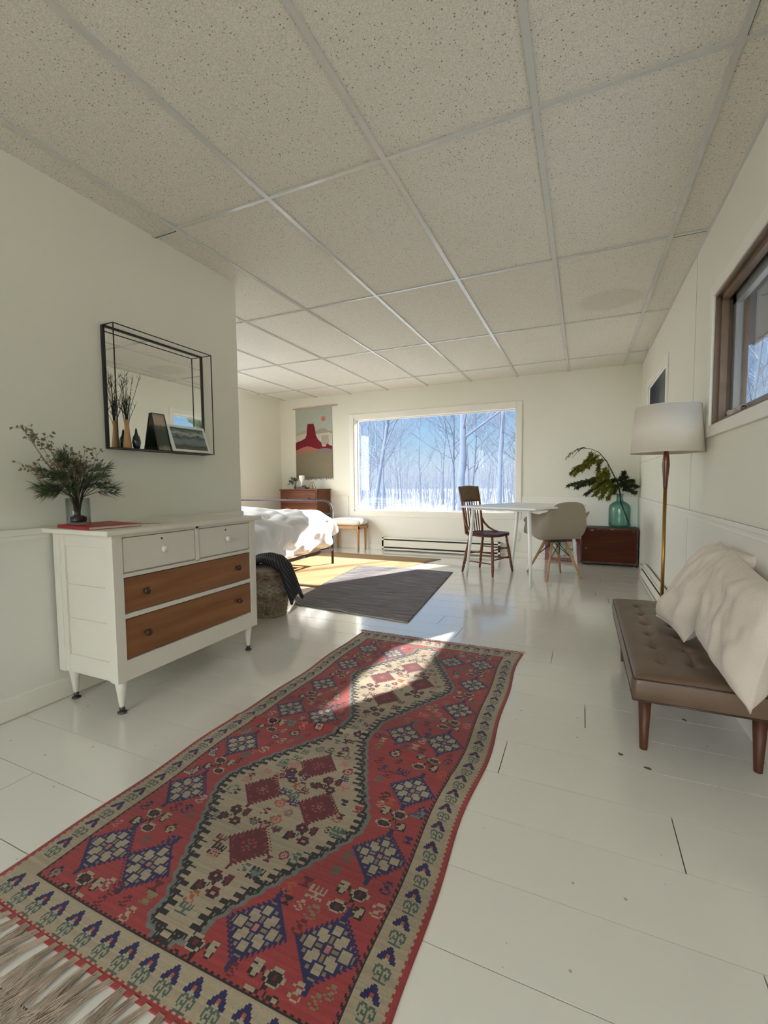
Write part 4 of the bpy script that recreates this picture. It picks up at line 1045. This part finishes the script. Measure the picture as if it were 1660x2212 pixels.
# ------------------------------------------------------------------ trunk, demijohn, branch, red picture
tk = thing('wooden_chest', 'low dark red wooden storage trunk against back wall at right corner', 'chest', (.295, 5.885, 0))
m = MB(); m.box(-.295, .295, -.115, .13, .035, .43); m.build('body', 'trunkw', tk, bevel=.004)
m = MB()
m.box(-.30, .30, -.12, .132, .425, .447); m.box(-.30, .30, -.12, .132, .022, .045)
for xx in (-.30, .285): m.box(xx, xx + .015, -.12, -.105, .03, .44)
m.build('edge_trim', 'trunkd', tk, bevel=.003)
m = MB(); m.box(-.285, .285, -.117, -.114, .232, .235); m.build('lid_seam', 'dark_gap', tk)
rr = random.Random(5)
for (xx, zz, s_) in ((-.18, .415, .03), (-.12, .43, .014), (-.04, .42, .012), (.03, .43, .030), (.25, .41, .012), (-.24, .20, .02)):
    m = MB(); n = 9; m.add([(xx + s_ * math.cos(2 * PI * k / n) * rr.uniform(.5, 1), -.1215, zz + .4 * s_ * math.sin(2 * PI * k / n) * rr.uniform(.4, 1)) for k in range(n)], [tuple(range(n))[::-1]]); m.build('worn_patch', mat('worn_wood', (.26, .14, .10), .7), tk)
for xx in (-.27, .27):
    for yy in (-.09, .10): MB().lathe([(.014, 0), (.017, .01), (.012, .024)], (xx, yy, 0), 10).build('caster', 'caster', tk)
DZ = .4475
dj = thing('glass_demijohn', 'big aqua glass bottle standing on the dark red trunk', 'bottle', (.405, 5.895, DZ))
MB().lathe([(.0, .0), (.085, .0), (.108, .008), (.115, .03), (.116, .15), (.116, .225), (.106, .262), (.074, .292), (.042, .308), (.035, .330), (.035, .375), (.042, .38), (.042, .395), (.030, .395), (.029, .33), (.038, .302), (.070, .285), (.101, .258), (.110, .222), (.110, .03), (.08, .008), (.0, .008)], n=36, closed=False).build('glass', 'aqua', dj)
br = thing('evergreen_branch', 'drooping olive green evergreen branch arching out of the aqua bottle', 'branch', (.405, 5.895, DZ + .015))
def bp(u, v, y_=0): return Vector(((u - 1340) * .00485 + .005, y_, (1138 - v) * .00535 - .015))
stem_pts = [bp(1362, 1134, -.02), bp(1350, 1105), bp(1341, 1082), bp(1339, 1062), bp(1333, 1040, -.01), bp(1322, 1018, -.02), bp(1308, 992, -.03), bp(1290, 972, -.05), bp(1270, 964, -.06), bp(1250, 962, -.06), bp(1228, 972, -.06)]
m = MB(); m.tube(stem_pts, [.0085, .008, .0075, .0075, .007, .006, .005, .004, .003, .002, .0012], 8)
lv2 = MB(); lv3 = MB(); rr = random.Random(21)
def sprig(p0, p1, dark, n=46, wl=.030, sag=.02):
    p0, p1 = Vector(p0), Vector(p1); mid = p0.lerp(p1, .5) + Vector((0, rr.uniform(-.03, .01), sag))
    P_ = [p0, p0.lerp(mid, .5) + Vector((0, 0, sag * .4)), mid, mid.lerp(p1, .5) + Vector((0, 0, sag * .2)), p1]
    m.tube(P_, [.0028, .0022, .0018, .0014, .001], 5)
    for i in range(n):
        t_ = .15 + .85 * i / n; k = t_ * 4; j = min(int(k), 3); q = P_[j].lerp(P_[j + 1], k - j)
        d = (P_[j + 1] - P_[j]).normalized()
        for _ in range(4):
            e = (d * rr.uniform(.2, 1) + Vector((rr.uniform(-1, 1), rr.uniform(-1, 1), rr.uniform(-1, .7))) * .9).normalized() * wl * rr.uniform(.6, 1.2)
            s_ = e.cross(Vector((rr.uniform(-1, 1), rr.uniform(-1, 1), rr.uniform(-1, 1)))).normalized() * wl * .20
            (lv3 if dark else lv2).add([q, q + e * .35 + s_, q + e, q + e * .35 - s_], [(0, 1, 2, 3)])
for (a, b, dk, n) in (((1308, 992), (1262, 1000), 0, 50), ((1296, 978), (1252, 1012), 0, 60), ((1285, 972), (1236, 1022), 0, 60), ((1275, 968), (1268, 1005), 0, 40), ((1255, 1000), (1228, 1020), 0, 30),
                      ((1322, 1018), (1262, 1040), 0, 60), ((1318, 1012), (1280, 1050), 0, 60), ((1300, 1035), (1222, 1046), 1, 70), ((1290, 1040), (1240, 1050), 1, 50), ((1310, 1000), (1290, 1050), 0, 60),
                      ((1325, 1030), (1262, 1066), 1, 60), ((1325, 1030), (1282, 1068), 0, 60), ((1328, 1035), (1296, 1074), 0, 60), ((1330, 1040), (1312, 1076), 0, 60), ((1315, 1010), (1302, 1062), 0, 60), ((1292, 990), (1290, 1024), 0, 50),
                      ((1338, 1055), (1345, 1018), 1, 45), ((1338, 1050), (1364, 1036), 1, 55), ((1340, 1055), (1372, 1062), 1, 60), ((1338, 1045), (1356, 1050), 1, 50), ((1338, 1050), (1376, 1048), 1, 50), ((1333, 1040), (1350, 1028), 1, 40), ((1334, 1045), (1325, 1062), 1, 50), ((1334, 1035), (1318, 1040), 1, 50),
                      ((1250, 962), (1222, 982), 1, 10), ((1262, 963), (1245, 968), 1, 12), ((1232, 970), (1216, 988), 1, 8)):
    p = bp(*a, -.02); q = bp(*b, rr.uniform(-.10, .03)); q.x = min(q.x, .185)
    sprig(p, q, dk, n, .046 if n > 20 else .022)
for a, b in (((1300, 985), (1280, 1020)), ((1312, 1000), (1316, 1060)), ((1326, 1030), (1318, 1058)), ((1250, 963), (1230, 985))): m.tube([bp(*a, -.03), bp(*b, -.06)], [.003, .0015], 5)
m.build('stem', 'bark', br); lv2.build('olive_foliage', 'leaf2', br); lv3.build('dark_foliage', 'leaf3', br)
rp_ = thing('framed_print', 'small botanical print in dark red frame leaning on back wall', 'picture', (-.215, 5.945, 0))
m = MB(); th = math.radians(10); up = Vector((0, math.sin(th), math.cos(th))); nr = Vector((0, -math.cos(th), math.sin(th)))
def B3(m, x0, x1, z0, z1, n0, n1): m.obox(up * ((z0 + z1) / 2) + nr * ((n0 + n1) / 2) + Vector(((x0 + x1) / 2, 0, 0)), ((x1 - x0) / 2, 0, 0), nr * ((n1 - n0) / 2), up * ((z1 - z0) / 2))
for q in ((-.205, .205, .003, .040), (-.205, .205, .245, .285), (-.205, -.165, .04, .245), (.165, .205, .04, .245)): B3(m, *q, 0, .018)
m.build('frame', 'redframe', rp_)
pm = mat('botanical_print', (.58, .60, .55), .6, col2=(.05, .13, .10), vscale=17)
m = MB(); B3(m, -.165, .165, .04, .245, .002, .008); m.build('print', pm, rp_)

# ------------------------------------------------------------------ floor lamp
LX, LY = .434, 2.98
lp = thing('floor_lamp', 'brass floor lamp with cream drum shade behind the brown bench', 'lamp', (LX, LY, 0))
MB().lathe([(.105, 0), (.108, .006), (.102, .014), (.03, .022), (.012, .035)], n=32).build('base', 'brass', lp)
MB().tube([(0, 0, .02), (0, 0, .945)], .0095, 14).build('pole', 'brass', lp)
MB().lathe([(.0095, .935), (.0115, .95), (.014, 1.0), (.0195, 1.07), (.017, 1.11), (.012, 1.14), (.010, 1.16)], n=18).build('wood_grip', 'lampwood', lp)
MB().tube([(0, 0, 1.15), (0, 0, 1.36)], .005, 8).lathe([(.015, 1.19), (.018, 1.22), (.016, 1.26)], n=14).build('socket', 'brass', lp)
MB().lathe([(.180, 1.142), (.160, 1.402)], n=64, closed=False).build('lamp_shade', 'shade', lp, solid=.002)
m = MB(); m.tube([(.1795 * math.cos(2 * PI * k / 48), .1795 * math.sin(2 * PI * k / 48), 1.143) for k in range(49)], .0022, 6, False); m.build('shade_ring', 'shade', lp); m = MB(); m.tube([(.1598 * math.cos(2 * PI * k / 48), .1598 * math.sin(2 * PI * k / 48), 1.401) for k in range(49)], .0022, 6, False)
for k in range(3): a = 2 * PI * k / 3; m.tube([(0, 0, 1.36), (.159 * math.cos(a), .159 * math.sin(a), 1.395)], .0015, 5)
m.build('shade_ring', 'shade', lp)
MB().lathe([(.012, 1.26), (.028, 1.30), (.026, 1.33), (.0, 1.345)], n=16).build('bulb', 'whitecer', lp)

# ------------------------------------------------------------------ brown tufted bench
BXa, BXb, BYa, BYb, BZa, BZb = .180, .600, 1.770, 2.935, .198, .300
bn = thing('daybed_bench', 'low brown leather tufted bench on tapered wooden legs at right wall', 'bench', ((BXa + BXb) / 2, (BYa + BYb) / 2, 0))
ox, oy_ = (BXa + BXb) / 2, (BYa + BYb) / 2; hx, hy = (BXb - BXa) / 2, (BYb - BYa) / 2
btn = [(x - ox, y_ - oy_) for x in (.285, .395, .505) for y_ in [1.935 + .165 * k for k in range(6)]]
def topf(u, v):
    x = (2 * u - 1); y_ = (2 * v - 1); X = x * hx; Y_ = y_ * hy
    e = max(0, 1 - abs(x) ** 14) ** .5 * max(0, 1 - abs(y_) ** 30) ** .5
    z = .018 * e + .004 * (1 - x * x) - .004
    for bx_, by_ in btn:
        d = math.hypot(X - bx_, Y_ - by_); z -= .013 * math.exp(-(d / .018) ** 2) + .004 * math.exp(-(d / .045) ** 2)
    for xx in (.285, .395, .505):     # soft pleats from button to button
        z -= .0022 * math.exp(-((X - (xx - ox)) / .007) ** 2) * (1 if -.45 < Y_ < .42 else 0)
    z += .0015 * noise.noise(Vector((X * 14, Y_ * 14, 0)))
    return (X, Y_, .276 + max(z, -.008) + .006)
m = MB(); m.grid(topf, 90, 200)
def sidef(u, v):
    # rounded rectangle skirt
    a = u * 4; s = int(a) % 4; k = a - int(a); c_ = [(-1, -1), (1, -1), (1, 1), (-1, 1), (-1, -1)]
    x = c_[s][0] * (1 - k) + c_[s + 1][0] * k; y_ = c_[s][1] * (1 - k) + c_[s + 1][1] * k
    bul = .006 * math.sin(v * PI)
    return (x * (hx + bul), y_ * (hy + bul), BZa + .004 + v * (.276 - BZa - .002))
m.grid(sidef, 80, 8, closeu=True); m.box(-hx, hx, -hy, hy, BZa, BZa + .006)
m.build('seat_cushion', 'leather', bn)
m = MB(); c_ = [(-hx, -hy), (hx, -hy), (hx, hy), (-hx, hy)]
for zz, r_ in ((.278, .0032), (BZa + .004, .0036)):
    for k in range(4): m.tube([(*c_[k], zz), (*c_[(k + 1) % 4], zz)], r_, 8)
m.build('welt', 'leatherd', bn)
for bx_, by_ in btn: MB().lathe([(.0085, -.002), (.0075, .0025), (.004, .0045), (.0, .005)], (bx_, by_, .2765), 10, closed=False).build('button', 'leather', bn)
for lx in (.222, .557):
    for ly in (1.822, 2.70): MB().lathe([(.0125, 0), (.013, .006), (.0225, BZa + .002)], (lx - ox, ly - oy_, 0), 14).build('leg', 'legwood', bn)

# ------------------------------------------------------------------ cushions leaning on the right wall
def cushion(label, c, ax, ay, az, seed):
    o = thing('throw_cushion', label, 'cushion', c, 0, None)
    m = MB(); pillow_pts(m, (0, 0, 0), ax, ay, az, 40, .07, seed, .022); m.build('cover', 'linen', o, sub=1)
    P_ = []
    ax, ay, az = map(Vector, (ax, ay, az))
    for (s0, s1) in (((-1, -1), (1, -1)), ((1, -1), (1, 1)), ((1, 1), (-1, 1)), ((-1, 1), (-1, -1))):
        for k in range(10):
            a = s0[0] + (s1[0] - s0[0]) * k / 10; b = s0[1] + (s1[1] - s0[1]) * k / 10
            ea = a * (1 - .07 * (1 - abs(b) ** 2) * abs(a) ** 2 * .9); eb = b * (1 - .07 * (1 - abs(a) ** 2) * abs(b) ** 2 * .9); P_.append(ax * ea + ay * eb)
    P_.append(P_[0]); MB().tube(P_, .0022, 6, False).build('seam', 'linen', o)
    return o
# near cushion: bottom edge on the bench seat, leaning back on the wall
cushion('large beige linen cushion nearest the camera on the brown bench', (.510, 1.90, .49), (.025, -.215, -.045), (.055, .035, .175), (-.067, -.013, .024), 1)
cushion('smaller beige linen cushion behind the large one on the bench', (.483, 2.285, .51), (.03, -.155, -.01), (.115, -.03, .19), (-.070, -.030, .042), 5)

# ------------------------------------------------------------------ curled bark on the sill, flecks on the floor
cbk = MB()
def curl(u, v):
    y_ = (v - .5) * .30; a = u * 4.2 + v * 3.5; r_ = .012 + .010 * u
    return (r_ * math.cos(a) + .012 * math.sin(v * 9), y_, .022 + r_ * math.sin(a) + .010 * abs(math.sin(v * 7)))
cbk.grid(curl, 20, 40); co = cbk.build('curled_bark', 'curl', None, solid=.003); co.location = (XR + .045, 2.66, W2[2] + .012)
tag(co, 'curled brown and white strip lying on sill of right window', 'bark')
fl_ = [(.143, 1.748, .5, 'dark fleck of dry leaf on white floor, left of the bench front leg'), (.22, 1.695, .2, 'dark fleck of dry leaf on white floor, nearest the bench front leg'), (.40, 2.11, .8, 'dark fleck of dry leaf on white floor underneath the brown bench')]
for x, y_, a, lab in fl_:
    m = MB(); n = 7; rr = random.Random(int(x * 100)); P_ = [(.011 * math.cos(2 * PI * k / n) * rr.uniform(.6, 1.2), .005 * math.sin(2 * PI * k / n) * rr.uniform(.6, 1.2)) for k in range(n)]
    m.add([(p[0], p[1], .0005) for p in P_] + [(p[0], p[1], .003) for p in P_], [tuple(range(n))[::-1], tuple(range(n, 2 * n))] + [(i, (i + 1) % n, (i + 1) % n + n, i + n) for i in range(n)])
    o = m.build('leaf_fleck', 'chip'); o.location = (x, y_, 0); o.rotation_euler = (0, 0, -a); tag(o, lab, 'leaf', None)

# ------------------------------------------------------------------ outside
g = MB(); GZ = -.9
g.box(-90, 90, YF + .5, 160, GZ - .2, GZ); g.box(-90, 90, -60, YF + .5, GZ - .2, GZ - .01)
struct('ground', g, 'snow')
# porch roof over the right window (open above the farther one)
pr = thing('porch_roof', 'dark porch roof soffit low over the brown framed right window', 'porch roof', (.98, .5, 2.05))
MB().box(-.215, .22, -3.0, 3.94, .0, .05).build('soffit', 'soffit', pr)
MB().box(.221, .24, -3.0, 3.94, -.01, .10).build('fascia', mat('porch_fascia', (.10, .08, .08), .6), pr)
cp = thing('carport_roof', 'dark flat carport roof further off beyond the right window', 'carport roof', (1.48, 14.0, GZ))
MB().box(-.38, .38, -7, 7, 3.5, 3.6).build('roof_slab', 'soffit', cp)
for yy in (-6.8, 0, 6.8): MB().box(-.36, -.28, yy - .04, yy + .04, 0, 3.5).build('post', 'soffit', cp)
hd = MB(); rr = random.Random(91)  # unseen hedge, added only to keep sun out of the nearer right window
for k in range(260):
    x_, y_, z_ = rr.uniform(-1.1, 1.1), rr.uniform(-.6, .6), rr.uniform(0, 8.4)
    hd.lathe([(.0, -.4), (.34, -.25), (.40, 0), (.25, .35), (0, .6)], (x_, y_, z_ + .3), 7, closed=False)
ho = hd.build('sun_block_hedge', 'leaf1'); ho.location = (5.85, 10.7, GZ); tag(ho, 'added unseen hedge that blocks sun from the right hand window', 'hedge')
sh = thing('neighbour_house', 'pale house wall seen low through the right window', 'house', (4.62, 20.5, GZ))
m = MB(); m.box(-.75, .75, 0, 3, 0, 6.8); m.build('wall', 'brick', sh)
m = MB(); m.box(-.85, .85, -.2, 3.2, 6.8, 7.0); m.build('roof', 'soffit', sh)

def branch(m, p, d, L, r, depth, rr, spread=.55):
    n = 4; pts = [p]; q = Vector(p); dd = Vector(d)
    for i in range(n):
        dd = (dd + Vector((rr.gauss(0, .10), rr.gauss(0, .10), rr.gauss(.03, .05)))).normalized(); q = q + dd * L / n; pts.append(q)
    m.tube(pts, [r * (1 - .55 * i / n) for i in range(n + 1)], 6 if depth > 1 else 4, cap=False)
    if depth == 0: return
    for k in range(rr.choice([3, 4, 4, 5]) if depth > 1 else 4):
        t_ = rr.uniform(.35, 1); j = min(int(t_ * n), n - 1); b = pts[j].lerp(pts[j + 1], t_ * n - j)
        nd = (dd + Vector((rr.gauss(0, spread), rr.gauss(0, spread), rr.uniform(0, spread * .7)))).normalized()
        branch(m, b, nd, L * rr.uniform(.45, .72), r * rr.uniform(.35, .55), depth - 1, rr, spread)
def tree_mesh(seed, h, r, depth=4):
    m = MB(); rr = random.Random(seed); pts = []; q = Vector((0, 0, 0)); d = Vector((0, 0, 1)); N = 9
    for i in range(N + 1):
        pts.append(q.copy()); d = (d + Vector((rr.gauss(0, .05), rr.gauss(0, .05), .1))).normalized(); q = q + d * h / N
    m.tube(pts, [r * (1 - .75 * i / N) for i in range(N + 1)], 9, cap=False)
    for k in range(22):
        t_ = rr.uniform(.22, .98); j = min(int(t_ * N), N - 1); b = pts[j].lerp(pts[j + 1], t_ * N - j); a = rr.uniform(0, 2 * PI)
        nd = Vector((math.cos(a), math.sin(a), rr.uniform(.5, 1.3))).normalized()
        branch(m, b, nd, h * .30 * rr.uniform(.6, 1.1) * (1.1 - t_ * .5), r * .33 * (1.1 - t_ * .6), depth - 1 - (1 if k % 2 else 0), rr)
    return m
protos = []
big = tree_mesh(101, 15, .21, 4).build('bare_tree', 'treebark'); big.location = (-5.15, 20.5, GZ)
tag(big, 'thickest bare tree trunk, right of centre in the picture window', 'tree')
t2 = tree_mesh(55, 14, .12, 4).build('bare_tree', 'treebark'); t2.location = (-10.4, 22, GZ)
tag(t2, 'bare tree with forked crown in left half of the picture window', 'tree')
t3 = tree_mesh(77, 14, .13, 4).build('bare_tree', 'treebark'); t3.location = (-3.35, 20, GZ)
tag(t3, 'bare tree close to the right edge of the picture window', 'tree')
bases = [tree_mesh(s, 12, .085, 4) for s in (1, 2, 3, 4)]
meshes = []
rr = random.Random(31)
for i in range(30):
    k = i % 4
    if i < 4:
        o = bases[k].build('slim_bare_tree', 'treebark'); meshes.append(o)
    else:
        o = meshes[k].copy(); COL.objects.link(o)
    y_ = rr.uniform(24, 52); x = -y_ * rr.uniform(.05, .60)
    if i in (24, 25): x, y_ = [(3.0, 14.0), (3.75, 15.6)][i - 24]
    if i in (26, 27, 28, 29): x, y_ = [(6.9, 23), (7.4, 30), (9.0, 27), (9.5, 34)][i - 26]
    o.location = (x, y_, GZ); s_ = rr.uniform(.75, 1.15) if i not in (24, 25) else .72; o.scale = (s_, s_, s_); o.rotation_euler = (0, 0, rr.uniform(0, 6.3))
    if i in (24, 25): tag(o, 'leafless tree outside whose trunk shades the jute rug', 'tree', 'leafless trees on the sunny side of the house')
    elif i < 26: tag(o, 'slender leafless tree in the hazy woods behind the picture window', 'tree', 'slender leafless trees beyond the picture window')
    else: tag(o, 'leafless tree outside, seen through the brown framed right window', 'tree', 'leafless trees beyond the right window')
m = MB(); rr = random.Random(77)
for i in range(1100):
    y_ = rr.uniform(30, 75); x = -y_ * rr.uniform(.02, .66); h_ = rr.uniform(1.5, 5.0); lean = rr.uniform(-.12, .12)
    m.tube([(x, y_, GZ), (x + lean * h_, y_, GZ + h_)], [rr.uniform(.015, .045), .006], 3, cap=False)
    for k in range(4):
        t_ = rr.uniform(.3, .95); b = (x + lean * h_ * t_, y_, GZ + h_ * t_); e = h_ * .25 * rr.uniform(.5, 1)
        m.tube([b, (b[0] + rr.uniform(-e, e), y_, b[2] + e)], [.012, .004], 3, cap=False)
o = m.build('woodland_brush', 'twigs'); o['kind'] = 'stuff'; tag(o, 'pale thicket of bare saplings and twigs at the edge of the snow', 'brush')

# ------------------------------------------------------------------ light
SUN = Vector((.908, 1.554, 1.0)).normalized()
sun = bpy.data.lights.new('sun', 'SUN'); sun.energy = 20; sun.angle = math.radians(.6); sun.color = (1, .95, .86)
so = bpy.data.objects.new('sun', sun); COL.objects.link(so); so.rotation_euler = SUN.to_track_quat('Z', 'Y').to_euler()
REAR_FILL, SKY = 12.5, .80
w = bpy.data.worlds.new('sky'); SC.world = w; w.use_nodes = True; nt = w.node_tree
bg = nt.nodes['Background']; tc = nn(nt, 'ShaderNodeTexCoord'); sp = nn(nt, 'ShaderNodeSeparateXYZ'); nt.links.new(tc.outputs['Generated'], sp.inputs[0])
rp = nn(nt, 'ShaderNodeValToRGB'); e = rp.color_ramp.elements
e[0].position = 0; e[0].color = (.74, .82, .90, 1); e[1].position = 1; e[1].color = (.10, .30, .80, 1)
for p, c in ((.03, (.68, .80, .90)), (.09, (.45, .70, .93)), (.19, (.24, .56, .97)), (.5, (.14, .42, .92))):
    q = e.new(p); q.color = (*c, 1)
nt.links.new(sp.outputs['Z'], rp.inputs['Fac'])
# sky brightened behind the house, out of view, as added fill for the room
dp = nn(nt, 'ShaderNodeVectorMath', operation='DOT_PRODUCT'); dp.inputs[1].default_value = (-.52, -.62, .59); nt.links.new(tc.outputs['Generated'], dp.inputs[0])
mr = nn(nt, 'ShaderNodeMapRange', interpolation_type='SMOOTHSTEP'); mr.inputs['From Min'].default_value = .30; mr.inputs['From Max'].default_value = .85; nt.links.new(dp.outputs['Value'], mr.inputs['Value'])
mxc = nn(nt, 'ShaderNodeMix', data_type='RGBA'); mxc.inputs['B'].default_value = (.95 * REAR_FILL, .97 * REAR_FILL, .97 * REAR_FILL, 1)
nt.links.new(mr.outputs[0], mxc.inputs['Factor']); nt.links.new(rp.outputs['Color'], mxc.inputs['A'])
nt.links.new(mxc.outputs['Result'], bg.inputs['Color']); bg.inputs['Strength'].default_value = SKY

# ------------------------------------------------------------------ camera
cam = bpy.data.cameras.new('camera'); co = bpy.data.objects.new('camera', cam); COL.objects.link(co); SC.camera = co
pi_, ya, rl = .0623, .4202, -.0088
fwd_ = Vector((-math.sin(ya) * math.cos(pi_), math.cos(ya) * math.cos(pi_), -math.sin(pi_))); right = Vector((math.cos(ya), math.sin(ya), 0)); up_ = right.cross(fwd_)
r2 = right * math.cos(rl) + up_ * math.sin(rl); u2 = -right * math.sin(rl) + up_ * math.cos(rl)
mt = Matrix((r2, u2, -fwd_)).transposed().to_4x4(); mt.translation = Vector((0, 0, .977)); co.matrix_world = mt
cam.sensor_fit = 'VERTICAL'; cam.sensor_height = 24.0; cam.lens = 24.0 * 958.92 / 2212; cam.clip_start = .02; cam.clip_end = 400
SC.view_settings.view_transform = 'Standard'; SC.view_settings.look = 'None'; SC.view_settings.gamma = 1; SC.view_settings.use_curve_mapping = False
SC.view_settings.exposure = 0.38
SC.cycles.max_bounces = 12; SC.cycles.diffuse_bounces = 8; SC.cycles.transparent_max_bounces = 24; SC.cycles.glossy_bounces = 6
